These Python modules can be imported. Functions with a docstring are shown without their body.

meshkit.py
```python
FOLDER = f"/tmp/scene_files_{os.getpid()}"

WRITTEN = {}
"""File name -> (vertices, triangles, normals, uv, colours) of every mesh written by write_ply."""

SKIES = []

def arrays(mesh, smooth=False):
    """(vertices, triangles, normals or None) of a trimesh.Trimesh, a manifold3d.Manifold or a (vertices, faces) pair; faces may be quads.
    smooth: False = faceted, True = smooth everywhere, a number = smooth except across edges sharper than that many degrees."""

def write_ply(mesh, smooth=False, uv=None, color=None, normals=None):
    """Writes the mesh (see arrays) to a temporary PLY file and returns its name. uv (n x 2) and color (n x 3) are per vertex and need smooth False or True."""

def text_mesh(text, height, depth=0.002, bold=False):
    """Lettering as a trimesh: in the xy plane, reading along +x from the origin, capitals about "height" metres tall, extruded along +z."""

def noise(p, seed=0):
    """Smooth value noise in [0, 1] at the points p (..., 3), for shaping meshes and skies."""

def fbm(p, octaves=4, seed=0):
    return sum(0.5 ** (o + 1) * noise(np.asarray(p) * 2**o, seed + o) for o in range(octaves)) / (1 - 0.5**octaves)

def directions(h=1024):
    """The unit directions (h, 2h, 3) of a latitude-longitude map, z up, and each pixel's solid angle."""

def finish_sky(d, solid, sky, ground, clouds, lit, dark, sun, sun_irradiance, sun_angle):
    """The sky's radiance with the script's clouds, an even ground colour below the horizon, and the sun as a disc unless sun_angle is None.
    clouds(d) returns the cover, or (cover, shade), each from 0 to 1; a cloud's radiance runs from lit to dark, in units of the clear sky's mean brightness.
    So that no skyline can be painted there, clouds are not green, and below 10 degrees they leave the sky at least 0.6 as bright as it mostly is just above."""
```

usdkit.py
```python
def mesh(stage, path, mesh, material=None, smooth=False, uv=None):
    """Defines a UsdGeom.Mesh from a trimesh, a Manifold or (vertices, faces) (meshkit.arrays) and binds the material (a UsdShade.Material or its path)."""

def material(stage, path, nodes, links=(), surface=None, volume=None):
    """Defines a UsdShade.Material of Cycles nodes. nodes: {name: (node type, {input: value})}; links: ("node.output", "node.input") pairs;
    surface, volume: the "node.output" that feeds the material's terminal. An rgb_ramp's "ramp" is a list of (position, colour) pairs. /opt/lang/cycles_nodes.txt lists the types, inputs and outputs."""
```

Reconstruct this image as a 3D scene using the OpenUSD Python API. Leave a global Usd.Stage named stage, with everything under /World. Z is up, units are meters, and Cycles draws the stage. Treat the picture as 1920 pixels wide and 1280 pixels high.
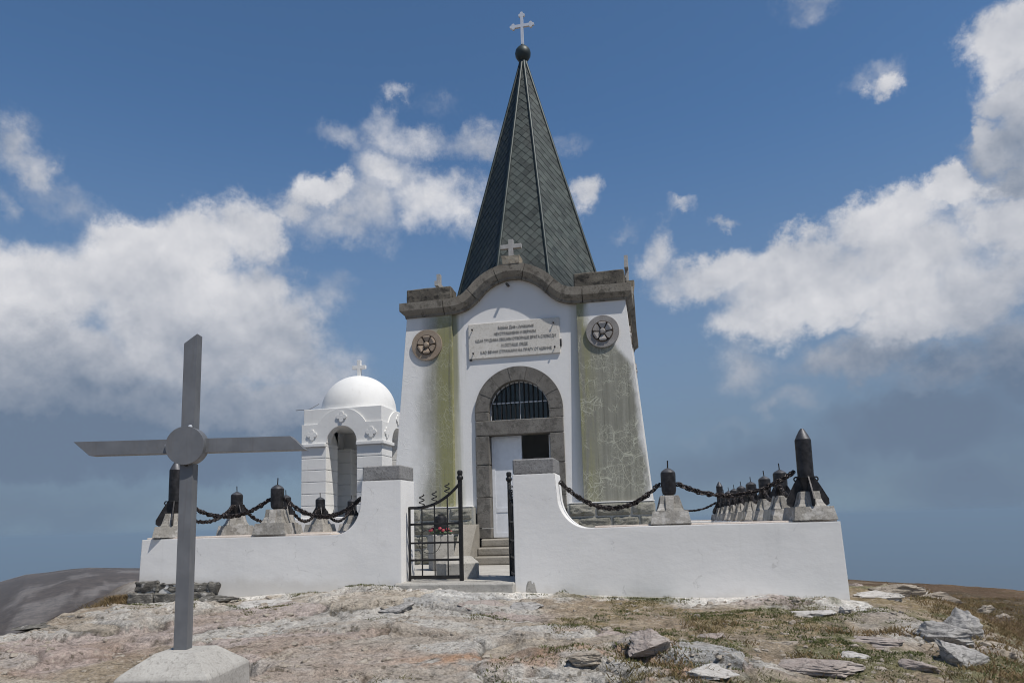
import math, random
import numpy as np, trimesh, usdkit, meshkit
from trimesh.transformations import rotation_matrix as RM
from shapely.geometry import Polygon, Point, box as sbox
from shapely.ops import unary_union
from scipy.interpolate import RBFInterpolator
from scipy.spatial import cKDTree
from pxr import Usd, UsdGeom, UsdLux, UsdShade, Sdf, Gf, Vt

stage = Usd.Stage.CreateInMemory()
UsdGeom.SetStageUpAxis(stage, 'Z'); UsdGeom.SetStageMetersPerUnit(stage, 1.0)
UsdGeom.Xform.Define(stage, '/World'); UsdGeom.Scope.Define(stage, '/World/Looks')
rng = np.random.default_rng(7); random.seed(7)
PI = math.pi

# ------------------------------------------------------------------ camera
FPX, V0, PITCH, ROLL, YAW = 1335.27, 794.36, 0.138512, -0.0286227, -0.2005017
EYE = np.array([2.51523, -12.82698, 0.70095])
F_ = np.array([math.sin(YAW)*math.cos(PITCH), math.cos(YAW)*math.cos(PITCH), math.sin(PITCH)])
R0 = np.array([math.cos(YAW), -math.sin(YAW), 0.0]); U0 = np.cross(R0, F_)
CR = math.cos(ROLL)*R0 + math.sin(ROLL)*U0; CU = -math.sin(ROLL)*R0 + math.cos(ROLL)*U0
cam = UsdGeom.Camera.Define(stage, '/World/camera')
cam.CreateHorizontalApertureAttr(36.0); cam.CreateVerticalApertureAttr(24.0)
cam.CreateFocalLengthAttr(FPX*36/1920)
cam.CreateVerticalApertureOffsetAttr((V0-640)*36/1920)
cam.CreateClippingRangeAttr((0.1, 200000.0))
M = Gf.Matrix4d(*CR, 0, *CU, 0, *(-F_), 0, *EYE, 1)
cam.AddTransformOp().Set(M)
EXPOSURE = 0.0
cam.CreateExposureAttr(EXPOSURE)

# ------------------------------------------------------------------ sun
SUN = np.array([0.433, -0.248, 0.866]); SUN /= np.linalg.norm(SUN)
SUN_EL = math.asin(SUN[2]); SUN_ROT = math.atan2(SUN[0], SUN[1])
SKY_STRENGTH = 0.085
sun = UsdLux.DistantLight.Define(stage, '/World/sun')
sun.CreateIntensityAttr(1.12); sun.CreateAngleAttr(0.5); sun.CreateColorAttr((1.0, 0.955, 0.89))
sun.GetPrim().CreateAttribute('inputs:normalize', Sdf.ValueTypeNames.Bool).Set(True)
zax = SUN; xax = np.cross([0, 0, 1.0], zax); xax /= np.linalg.norm(xax); yax = np.cross(zax, xax)
sun.AddTransformOp().Set(Gf.Matrix4d(*xax, 0, *yax, 0, *zax, 0, 0, 0, 60, 1))

# ------------------------------------------------------------------ material graphs
class G:
    """A node graph: every call returns the name of an output; strings that name an output become links."""
    def __init__(s): s.n, s.l = {}, []
    def node(s, kind, out, **kw):
        name = f'n{len(s.n)}'; vals = {}
        for k, v in kw.items():
            if isinstance(v, str) and '.' in v and v.split('.')[0] in s.n: s.l.append((v, f'{name}.{k}'))
            else: vals[k] = v
        s.n[name] = (kind, vals); return f'{name}.{out}'
    def math(s, op, a, b=0.5, clamp=False): return s.node('math', 'value', math_type=op, value1=a, value2=b, use_clamp=clamp)
    def vec(s, op, a, b=(0, 0, 0), out='vector', scale=1.0): return s.node('vector_math', out, math_type=op, vector1=a, vector2=b, scale=scale)
    def noise(s, v, scale, detail=4, rough=0.55, dist=0.0, out='fac'): return s.node('noise_texture', out, vector=v, scale=scale, detail=detail, roughness=rough, distortion=dist)
    def ss(s, v, a, b, lo=0.0, hi=1.0): return s.node('map_range', 'result', range_type='smoothstep', value=v, from_min=a, from_max=b, to_min=lo, to_max=hi)
    def lin(s, v, a, b, lo=0.0, hi=1.0): return s.node('map_range', 'result', range_type='linear', value=v, from_min=a, from_max=b, to_min=lo, to_max=hi, clamp=True)
    def mix(s, f, a, b, mode='mix'): return s.node('mix_color', 'result', blend_type=mode, fac=f, a=a, b=b)
    def ramp(s, f, stops): return s.node('rgb_ramp', 'color', ramp=stops, fac=f)
    def mapv(s, v, scale=(1, 1, 1), loc=(0, 0, 0), rot=(0, 0, 0)): return s.node('mapping', 'vector', vector=v, scale=scale, location=loc, rotation=rot)
    def pos(s): return s.node('geometry', 'position')
    def obj(s): return s.node('texture_coordinate', 'object')
    def rnd(s): return s.node('object_info', 'random')
    def bump(s, h, strength=0.5, distance=0.01, normal=None):
        kw = dict(height=h, strength=strength, distance=distance)
        if normal: kw['normal'] = normal
        return s.node('bump', 'normal', **kw)
    def bevel(s, r): return s.node('bevel', 'bevel', samples=4, radius=r)
    def done(s, name, **kw):
        b = s.node('principled_bsdf', 'BSDF', **kw)
        return usdkit.material(stage, '/World/Looks/'+name, s.n, s.l, surface=b)

def v3(x): return (x, x, x)

# ------------------------------------------------------------------ sky
def make_sky():
    g = G()
    d = g.node('texture_coordinate', 'generated')
    sep = g.node('separate_xyz', 'z', vector=d); n = sep.split('.')[0]
    x, y, z = n+'.x', n+'.y', n+'.z'
    zz = g.math('maximum', z, 0.035)
    dv = g.node('combine_xyz', 'vector', x=x, y=y, z=zz)
    sky = g.node('sky_texture', 'color', sky_type='single_scattering', sun_disc=False, sun_elevation=SUN_EL, sun_rotation=SUN_ROT,
                 altitude=2500.0, air_density=1.0, aerosol_density=0.6, ozone_density=2.2, vector=dv)
    # polar coordinates of the direction, in degrees; the half behind repeats the half in front
    deg = 180/PI
    az = g.math('multiply', g.math('arctan2', x, g.math('absolute', y)), deg)
    el = g.math('multiply', g.math('arcsine', z), deg)
    w1 = g.noise(d, 6.0, 3, 0.5, out='color'); w2 = g.noise(d, 17.0, 8, 0.66, out='color')
    warp = g.vec('add', g.vec('scale', g.vec('subtract', w1, (0.5, 0.5, 0.5)), scale=5.0), g.vec('scale', g.vec('subtract', w2, (0.5, 0.5, 0.5)), scale=5.0))
    p = g.vec('add', g.node('combine_xyz', 'vector', x=az, y=el, z=0.0), warp)
    p = g.vec('multiply', p, (1, 1, 0))
    # (azimuth, elevation, half width, half height in degrees, weight, tone)
    B = CLOUDS
    best = tsum = wsum = None
    for (a, e, ra, re, w, t) in B:
        sc = (1/ra, 1/re, 0)
        q = g.vec('multiply', g.vec('subtract', p, (a, e, 0)), sc)
        dist = g.vec('length', q, out='value')
        fall = g.math('multiply', g.math('subtract', 1.0, g.math('power', dist, 1.6)), w)
        inf = g.math('power', g.math('maximum', g.math('subtract', 1.6, dist), 0.0001), 4.0)
        best = fall if best is None else g.node('math', 'value', math_type='smoothmax', value1=best, value2=fall, value3=0.25)
        ti = g.math('multiply', inf, t)
        tsum = ti if tsum is None else g.math('add', tsum, ti)
        wsum = inf if wsum is None else g.math('add', wsum, inf)
    tone = g.math('divide', tsum, wsum)
    best = g.math('minimum', g.math('maximum', best, -0.9), 1.1)
    n1 = g.noise(d, 9.5, 9, 0.60)
    n2 = g.noise(g.vec('add', d, (0.006, -0.003, 0.014)), 9.5, 9, 0.60)
    f = g.math('add', best, g.math('multiply', g.math('subtract', n1, 0.5), g.ss(el, 4.0, 15.0, 0.5, 2.3)))
    cover = g.math('multiply', g.ss(f, -0.22, 0.95), g.ss(best, -0.25, 0.75, 0.55, 1.0))
    big1 = g.noise(d, 5.0, 3, 0.5)
    big2 = g.noise(g.vec('add', d, (0.02, -0.01, 0.05)), 5.0, 3, 0.5)
    relief = g.math('add', g.math('multiply', g.math('subtract', n1, n2), 1.1), g.math('multiply', g.math('subtract', big1, big2), 0.9))
    L = g.math('add', g.math('subtract', tone, g.ss(el, 17.0, 2.0, 0.0, 0.42)), g.math('multiply', relief, g.ss(el, 4.0, 14.0, 0.3, 1.0)))
    cl = g.ramp(g.math('maximum', g.math('minimum', L, 1.0), 0.0), [(0, CL_DARK), (0.5, CL_MID), (1.0, CL_LIT)])
    # thin veil of far cloud low over the horizon
    veil = g.math('multiply', g.ss(el, 32.0, 2.0), g.lin(g.noise(g.mapv(d, (3, 3, 9)), 1.6, 5, 0.55), 0.3, 0.7, 0.92, 1.0))
    base = g.mix(1.0, sky, SKY_TINT, 'multiply')
    base = g.mix(g.math('multiply', veil, VEIL), base, CL_VEIL)
    col = g.mix(g.math('multiply', cover, 0.97), base, cl)
    bg = g.node('background_shader', 'background', color=col, strength=SKY_STRENGTH)
    m = usdkit.material(stage, '/World/Looks/sky', g.n, g.l, surface=bg)
    dome = UsdLux.DomeLight.Define(stage, '/World/sky')
    UsdShade.MaterialBindingAPI.Apply(dome.GetPrim()).Bind(m)
    dome.GetPrim().SetCustomDataByKey('kind', 'structure')
CL_LIT, CL_MID, CL_DARK, CL_VEIL = (8.6, 8.6, 8.9), (5.1, 5.4, 6.1), (1.75, 2.4, 3.45), (2.05, 2.72, 3.65)
SKY_TINT, VEIL = (1.12, 1.42, 1.52), 0.96
CLOUDS = [   # azimuth, elevation, half width, half height (degrees), density, tone
    (-46.8, 15.7, 7.1, 3.8, 1.5, 0.86), (-40.6, 19.8, 3.8, 3.1, 1.4, 0.9), (-36.4, 21.1, 4.1, 2.8, 1.3, 0.86), (-32.8, 22.3, 3.3, 2.8, 1.3, 0.84), (-38.4, 16.8, 8.2, 4.9, 1.6, 0.8), (-45.1, 11.6, 7.9, 3.6, 1.5, 0.44), (-35.4, 13.6, 8.5, 3.9, 1.5, 0.56),
    (-30.0, 14.3, 4.4, 5.2, 1.2, 0.6), (-31.7, 18.2, 2.8, 3.1, 1.2, 0.72), (-27.2, 11.2, 4.9, 3.7, 0.8, 0.55), (-41.5, 9.4, 11.8, 3.2, 1.9, 0.3), (-30.7, 8.8, 7.8, 3.2, 1.6, 0.46), (-45.1, 5.9, 10.8, 3.0, 1.5, 0.08), (-32.9, 5.4, 9.7, 3.2, 1.1, 0.16),
    (-44.3, 2.0, 10.9, 3.2, 0.55, 0.05), (-52.3, 13.5, 5.6, 5.8, 1.4, 0.7), (-26.9, 25.3, 3.2, 1.6, 1.1, 0.88), (-29.4, 24.0, 2.5, 1.7, 0.8, 0.8), (-20.8, 27.4, 4.4, 2.0, 0.85, 0.8), (-17.0, 25.4, 4.3, 3.3, 1.1, 0.84), (-18.1, 29.9, 5.2, 1.9, 0.8, 0.76),
    (-14.0, 30.2, 3.0, 1.5, 0.65, 0.7), (-21.7, 30.5, 2.7, 1.7, 0.65, 0.72), (-25.2, 23.0, 4.7, 2.0, 0.7, 0.74), (-22.6, 24.3, 3.0, 3.1, 0.6, 0.7), (-20.7, 32.9, 1.9, 0.8, 0.62, 0.72), (-26.1, 29.7, 2.2, 1.3, 0.5, 0.7), (-18.1, 32.3, 2.3, 0.8, 0.25, 0.66),
    (-26.4, 18.1, 2.3, 1.4, 0.35, 0.6), (-46.4, 25.1, 1.7, 1.5, 0.55, 0.66), (-45.7, 24.1, 0.9, 1.7, 0.5, 0.66), (-47.5, 21.2, 0.7, 1.1, 0.35, 0.6), (-44.4, 22.2, 1.6, 0.9, 0.22, 0.6), (-48.5, 23.1, 0.4, 0.8, 0.4, 0.7), (-5.0, 25.5, 1.5, 1.8, 0.95, 0.82),
    (-5.8, 29.6, 1.6, 0.7, 0.3, 0.66), (18.6, 29.3, 1.5, 1.2, 0.95, 0.78), (18.8, 30.3, 1.7, 0.8, 0.3, 0.6), (15.1, 34.9, 2.8, 1.0, 0.42, 0.6), (6.2, 22.6, 0.9, 0.5, 0.5, 0.7), (2.7, 23.6, 1.1, 0.5, 0.45, 0.7), (-2.1, 22.7, 1.6, 0.9, 0.45, 0.66),
    (26.2, 29.1, 3.1, 2.8, 1.6, 0.84), (26.2, 26.3, 2.6, 1.8, 1.4, 0.62), (25.8, 23.2, 3.2, 2.2, 1.5, 0.42), (25.3, 21.2, 2.5, 1.9, 1.6, 0.24), (27.6, 23.3, 3.3, 6.2, 1.4, 0.45), (24.2, 24.2, 1.2, 1.6, 1.2, 0.62), (22.4, 20.8, 2.3, 1.7, 1.4, 0.92),
    (19.0, 19.9, 4.0, 2.1, 1.4, 0.86), (24.6, 18.2, 2.9, 2.7, 1.4, 0.7), (16.2, 19.7, 4.6, 2.2, 1.4, 0.82), (10.9, 19.1, 5.0, 2.0, 1.3, 0.78), (5.7, 18.7, 5.3, 2.0, 1.2, 0.76), (1.3, 20.8, 2.1, 2.4, 0.9, 0.74), (1.9, 17.9, 2.5, 1.6, 0.8, 0.7),
    (13.6, 15.2, 5.1, 2.1, 1.3, 0.8), (8.2, 14.8, 5.1, 2.4, 1.3, 0.8), (18.5, 14.8, 4.3, 2.6, 1.3, 0.7), (18.0, 13.1, 4.3, 1.8, 1.2, 0.82), (22.9, 14.0, 3.6, 3.8, 1.3, 0.56), (24.2, 9.5, 3.7, 4.2, 1.3, 0.28), (20.6, 9.7, 5.6, 2.5, 1.1, 0.28),
    (14.7, 11.0, 5.6, 2.1, 1.0, 0.38), (7.2, 11.3, 2.4, 2.4, 0.6, 0.5), (10.8, 8.5, 2.2, 1.3, 0.5, 0.55), (8.5, 7.9, 1.5, 1.0, 0.4, 0.55), (19.0, 5.8, 10.2, 3.7, 1.2, 0.18), (22.0, 1.9, 8.9, 4.2, 0.8, 0.08), (8.5, 3.4, 11.3, 3.6, 0.7, 0.14),
    (11.5, 17.1, 7.9, 2.9, 1.3, 0.76), (18.7, 17.0, 6.3, 2.9, 1.4, 0.74), (4.1, 6.2, 4.8, 0.8, 0.25, 0.5), (-60.0, 40.0, 9.0, 4.0, 0.7, 0.7), (58.0, 33.0, 9.0, 5.0, 0.9, 0.7), (70.0, 12.0, 14.0, 6.0, 1.1, 0.6), (75.0, 55.0, 12.0, 5.0, 0.5, 0.7),
    (-75.0, 12.0, 10.0, 6.0, 1.0, 0.6), (48.0, 22.0, 10.0, 8.0, 1.2, 0.6), (40.0, 12.0, 10.0, 7.0, 1.0, 0.5),
]
make_sky()

# ------------------------------------------------------------------ scene helpers
def prim_name(parent, name):
    base, k = f'{parent}/{name}', 0
    while stage.GetPrimAtPath(base if k == 0 else f'{base}_{k:03d}'): k += 1
    return base if k == 0 else f'{base}_{k:03d}'
_used = {}
def path_for(parent, name):
    k = _used.get((parent, name), 0); _used[(parent, name)] = k+1
    return f'{parent}/{name}' if k == 0 else f'{parent}/{name}_{k:03d}'
def tag(prim, label=None, cat=None, group=None, kind=None):
    for k, v in (('label', label), ('category', cat), ('group', group), ('kind', kind)):
        if v: prim.SetCustomDataByKey(k, v)
    return prim
def thing(name, label, cat, loc=(0, 0, 0), rotz=0.0, group=None, kind=None, scale=None):
    x = UsdGeom.Xform.Define(stage, path_for('/World', name))
    if any(loc): x.AddTranslateOp().Set(Gf.Vec3d(*map(float, loc)))
    if rotz: x.AddRotateZOp().Set(math.degrees(rotz))
    if scale: x.AddScaleOp().Set(Gf.Vec3f(*scale))
    return tag(x.GetPrim(), label, cat, group, kind)
def part(parent, name, m, mat, smooth=False, label=None, kind=None):
    pp = str(parent.GetPath()) if not isinstance(parent, str) else parent
    p = usdkit.mesh(stage, path_for(pp, name), m, mat, smooth=smooth).GetPrim()
    return tag(p, label=label, kind=kind)
def single(name, m, mat, label=None, cat=None, group=None, kind=None, smooth=False):
    p = part('/World', name, m, mat, smooth); return tag(p, label, cat, group, kind)
def dup(root, loc, rotz, label, group=None, scale=None):
    was = root.GetCustomData()
    r = thing(root.GetName().rstrip('0123456789').rstrip('_'), label, was['category'], loc, rotz, group or was.get('group'), scale=scale)
    r.GetReferences().AddInternalReference(root.GetPath()); r.SetInstanceable(True)
    r.SetCustomDataByKey('label', label)
    return r
def cat(*ms): return trimesh.util.concatenate([m for m in ms])
def hull(pts): return trimesh.convex.convex_hull(np.asarray(pts, float))
def cbox(x0, x1, y0, y1, z0, z1, c=0.012):
    pts = []
    for x, sx in ((x0, 1), (x1, -1)):
        for y, sy in ((y0, 1), (y1, -1)):
            for z, sz in ((z0, 1), (z1, -1)):
                pts += [(x+sx*c, y+sy*c, z), (x+sx*c, y, z+sz*c), (x, y+sy*c, z+sz*c)]
    return hull(pts)
def box(x0, x1, y0, y1, z0, z1):
    return trimesh.creation.box([x1-x0, y1-y0, z1-z0], RM(0, [0, 0, 1]) + np.array([[0, 0, 0, (x0+x1)/2], [0, 0, 0, (y0+y1)/2], [0, 0, 0, (z0+z1)/2], [0, 0, 0, 0]]))
def frust(a, za, b, zb):
    """hull between the rectangle a=(x0,x1,y0,y1) at za and b at zb"""
    P = lambda r, z: [(r[i], r[2+j], z) for i in (0, 1) for j in (0, 1)]
    return hull(P(a, za)+P(b, zb))
def ext_y(poly, y0, y1):
    """polygon in (x, z) extruded along y"""
    m = trimesh.creation.extrude_polygon(poly, y1-y0, engine='earcut')
    v = m.vertices.copy(); m.vertices = np.stack([v[:, 0], y1-v[:, 2], v[:, 1]], 1)
    m.fix_normals(); return m
def ext_x(poly, x0, x1):
    """polygon in (y, z) extruded along x"""
    m = trimesh.creation.extrude_polygon(poly, x1-x0, engine='earcut')
    v = m.vertices.copy(); m.vertices = np.stack([x0+v[:, 2], v[:, 0], v[:, 1]], 1)
    m.fix_normals(); return m
def lathe(prof, n=24):
    return trimesh.creation.revolve(np.asarray(prof, float), sections=n)
def rod(a, b, r, n=8):
    a, b = np.asarray(a, float), np.asarray(b, float)
    return trimesh.creation.cylinder(radius=r, segment=[a, b], sections=n)
def tube(pts, r, n=8):
    pts = np.asarray(pts, float); t = np.gradient(pts, axis=0); t /= np.linalg.norm(t, axis=1, keepdims=True)
    up = np.array([0, 0, 1.0]) if abs(t[0][2]) < .9 else np.array([1.0, 0, 0])
    u = np.cross(t[0], up); u /= np.linalg.norm(u); rings = []
    r = np.broadcast_to(r, len(pts))
    for p, d, rr in zip(pts, t, r):
        u = u - d*np.dot(u, d); u /= np.linalg.norm(u); w = np.cross(d, u)
        a = np.arange(n)/n*2*PI
        rings.append(p+rr*(np.cos(a)[:, None]*u+np.sin(a)[:, None]*w))
    V = np.vstack(rings+[pts[:1], pts[-1:]]); k = len(pts); Fs = []
    for i in range(k-1):
        for j in range(n):
            a, b = i*n+j, i*n+(j+1) % n
            Fs += [(a, b, b+n), (a, b+n, a+n)]
    for j in range(n):
        Fs += [(k*n, (j+1) % n, j), (k*n+1, (k-1)*n+j, (k-1)*n+(j+1) % n)]
    m = trimesh.Trimesh(V, Fs, process=False); m.fix_normals(); return m
def arc(cx, cz, r, a0, a1, n=24):
    a = np.radians(np.linspace(a0, a1, n)); return [(cx+r*math.cos(t), cz+r*math.sin(t)) for t in a]
def rough(m, amp, freq, seed, edge=None):
    if edge: 
        v, f = trimesh.remesh.subdivide_to_size(m.vertices, m.faces, edge); m = trimesh.Trimesh(v, f); m.merge_vertices()
    v = m.vertices; nrm = m.vertex_normals
    m.vertices = v + nrm*((meshkit.fbm(v*freq, 3, seed)-.5)*2*amp)[:, None]
    return m
def rock(sx, sy, sz, seed, sub=3, flat=.0):
    """a broken stone: hull of random points, roughened, its foot at z=0 and sunk a little"""
    r = np.random.default_rng(seed)
    p = r.normal(size=(15, 3)); p /= np.linalg.norm(p, axis=1, keepdims=True); p *= r.uniform(.82, 1.0, (15, 1))
    p = np.clip(p, -.78, .78)/.78
    m = hull(p); v, f = m.vertices, m.faces
    v, f = trimesh.remesh.subdivide_to_size(v, f, .12 if sub > 2 else .45); m = trimesh.Trimesh(v, f); m.merge_vertices()
    m = trimesh.smoothing.filter_taubin(m, iterations=3)
    v = m.vertices
    d = (meshkit.fbm(v*1.7+seed, 4, seed)-.5)*.34 + (np.abs(meshkit.fbm(v*np.array([1.2, 1.2, 4.5])+seed*2, 3, seed+9)-.5))*-.30 + (meshkit.fbm(v*6+seed, 3, seed+4)-.5)*.07
    m.vertices = (v + m.vertex_normals*d[:, None])*np.array([sx/2, sy/2, sz*.62]) + np.array([0, 0, sz*.32])
    return m

# ------------------------------------------------------------------ materials
def mat_plaster(name, base, dirt=.10, tone=(.55, .53, .48), bevel=.010, bump=.25):
    g = G(); p = g.pos()
    n1 = g.noise(p, 0.9, 5, .6); n2 = g.noise(g.mapv(p, (3, 3, .5)), 1.6, 4, .6); n3 = g.noise(p, 30, 5, .6)
    f = g.math('multiply', g.ss(g.math('add', g.math('multiply', n1, .6), g.math('multiply', n2, .4)), .45, .72), dirt*4)
    c = g.mix(f, base, tone)
    c = g.mix(g.lin(n3, .3, .7, 0.0, .10), c, tuple(b*.78 for b in base))
    h = g.math('add', g.math('multiply', g.noise(p, 6, 4, .6), 1.0), g.math('multiply', n3, .35))
    nb = g.bump(h, bump, .02, g.bevel(bevel) if bevel else None)
    return g.done(name, base_color=c, roughness=.85, specular_ior_level=.25, normal=nb)
def mat_wall(name, base, foot, streaks):
    g = G(); p = g.pos(); n = g.node('separate_xyz', 'z', vector=p).split('.')[0]; x, z = n+'.x', n+'.z'
    n1 = g.noise(p, .8, 6, .62); n3 = g.noise(p, 28, 5, .62); n4 = g.noise(p, 5, 6, .65)
    st = g.noise(g.mapv(p, (5, 5, .22)), 1.6, 5, .65)
    c = g.mix(g.ss(n1, .42, .70, 0, .32), base, tuple(b*.80 for b in base))
    c = g.mix(g.ss(st, .54, .74, 0, streaks), c, (.46, .45, .42))
    c = g.mix(g.ss(n4, .60, .72, 0, .22), c, (.56, .54, .50))
    c = g.mix(g.lin(n3, .3, .7, 0, .10), c, tuple(b*.76 for b in base))
    e = g.node('voronoi_texture', 'distance', feature='distance_to_edge', vector=g.vec('add', p, g.vec('scale', g.noise(p, 3, 4, .6, out='color'), scale=.5)), scale=.9)
    c = g.mix(g.math('multiply', g.ss(e, .006, .001), g.ss(n4, .5, .6, 0, .35)), c, (.32, .31, .29))
    if foot:
        hgt = g.math('add', g.math('add', z, g.math('multiply', x, .042)), .11)
        c = g.mix(g.math('multiply', g.ss(g.math('add', hgt, g.math('multiply', g.math('subtract', n4, .5), .28)), .14, -.04), .35), c, (.38, .34, .28))
    h = g.math('add', g.noise(g.mapv(p, (1, 1, 1.7)), 4.5, 5, .6), g.math('multiply', n3, .22))
    return g.done(name, base_color=c, roughness=.88, specular_ior_level=.2, normal=g.bump(h, .16, .02, g.bevel(.016)))
WHITE = mat_plaster('white_plaster', (.72, .705, .68))
WHITE_WALL = mat_wall('limewashed_wall', (.73, .715, .69), True, .18)
WHITE_TOWER = mat_wall('limewashed_tower', (.70, .69, .665), False, .20)

def mat_stained(name, side):
    """lime-washed pier with algae stains and lighter mended cracks; x in metres from the chapel's axis"""
    g = G(); p = g.pos(); n = g.node('separate_xyz', 'z', vector=p).split('.')[0]; x, z = n+'.x', n+'.z'
    wob = g.noise(g.mapv(p, (1.6, 1.6, .7)), 1.5, 5, .62)
    fine = g.noise(p, 26, 5, .65)
    streak = g.noise(g.mapv(p, (9, 9, .55)), 1.0, 4, .6)
    if side > 0:
        # the stain covers the whole pier low down and only its inner band near the top
        reach = g.node('rgb_ramp', 'color', ramp=[(0, v3(2.45/3)), (.45, v3(2.32/3)), (.62, v3(2.17/3)), (.72, v3(1.90/3)), (.78, v3(1.52/3)), (1, v3(1.46/3))], fac=g.lin(z, 1.0, 5.0))
        reach = g.math('multiply', g.node('rgb_to_bw', 'val', color=reach), 3.0)
        dx = g.math('subtract', reach, x)
        m = g.ss(g.math('add', dx, g.math('multiply', g.math('subtract', wob, .5), .42)), -.02, .16)
        inner = g.ss(x, 1.62, 1.22)
        yel = g.math('multiply', inner, g.ss(streak, .36, .62))
        top = g.ss(z, 4.1, 4.55)
        yel = g.math('maximum', yel, g.math('multiply', top, .6))
    else:
        ax = g.math('multiply', x, -1.0)
        m = g.ss(g.math('add', ax, g.math('multiply', g.math('subtract', wob, .5), .5)), 2.05, 1.45)
        m = g.math('multiply', m, g.ss(z, 5.3, 4.2, .72, 1.0))
        yel = g.math('multiply', g.ss(g.math('add', ax, g.math('multiply', g.math('subtract', streak, .5), .35)), 1.66, 1.34), .95)
    stain = g.mix(g.ss(streak, .35, .7), (.185, .18, .145), (.275, .27, .225))
    stain = g.mix(yel, stain, (.215, .21, .075))
    drip = g.noise(g.mapv(p, (16, 16, .35), (3, 1, 0)), 1.0, 5, .65)
    stain = g.mix(g.ss(drip, .54, .68, 0, .6), stain, (.085, .085, .06))
    stain = g.mix(g.lin(fine, .35, .7, 0, .45), stain, (.19, .185, .14))
    wv = g.vec('add', p, g.vec('scale', g.noise(p, 5, 3, .5, out='color'), scale=.12))
    cr = None
    for sc, wd in ((5.0, .020), (9.0, .024), (16.0, .026)):
        e = g.node('voronoi_texture', 'distance', feature='distance_to_edge', vector=g.mapv(wv, (1, .15, .85)), scale=sc)
        ck = g.math('multiply', g.ss(e, wd*1.15, wd*.25), g.ss(g.noise(p, 1.7 if sc < 5 else 2.6, 2, .5), .42, .54))
        cr = ck if cr is None else g.math('maximum', cr, g.math('multiply', ck, .8))
    stain = g.mix(g.math('multiply', cr, .8 if side > 0 else .4), stain, (.46, .455, .36))
    white = g.mix(g.lin(fine, .3, .7, 0, .12), (.72, .705, .68), (.55, .55, .53))
    c = g.mix(g.math('multiply', m, .96), white, stain)
    nb = g.bump(g.math('add', g.noise(p, 7, 4, .6), g.math('multiply', cr, .35)), .3, .015, g.bevel(.01))
    return g.done(name, base_color=c, roughness=.85, specular_ior_level=.25, normal=nb)
STAIN_R, STAIN_L = mat_stained('stained_pier_plaster', 1), mat_stained('stained_pier_plaster_pale', -1)

def mat_front():
    g = G(); p = g.pos(); n = g.node('separate_xyz', 'z', vector=p).split('.')[0]; x, z = n+'.x', n+'.z'
    fine = g.noise(p, 26, 5, .65); streak = g.noise(g.mapv(p, (9, 9, .5)), 1.0, 4, .6)
    ax = g.math('absolute', x)
    side = g.ss(g.math('add', ax, g.math('multiply', g.math('subtract', streak, .5), .30)), .98, 1.16)
    side = g.math('multiply', side, g.ss(z, .8, 4.0, .45, .9))
    left = g.math('multiply', side, g.lin(x, 0.0, -.1))
    right = g.math('multiply', side, g.lin(x, 0.0, .1, 0, .35))
    c = g.mix(g.lin(g.noise(p, 1.1, 5, .6), .4, .7, 0, .2), (.72, .705, .685), (.56, .56, .54))
    c = g.mix(g.lin(fine, .3, .7, 0, .10), c, (.5, .5, .5))
    c = g.mix(g.math('maximum', left, right), c, (.24, .24, .15))
    nb = g.bump(g.noise(p, 7, 4, .6), .25, .015)
    return g.done('front_plaster', base_color=c, roughness=.85, specular_ior_level=.25, normal=nb)
FRONT = mat_front()

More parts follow.
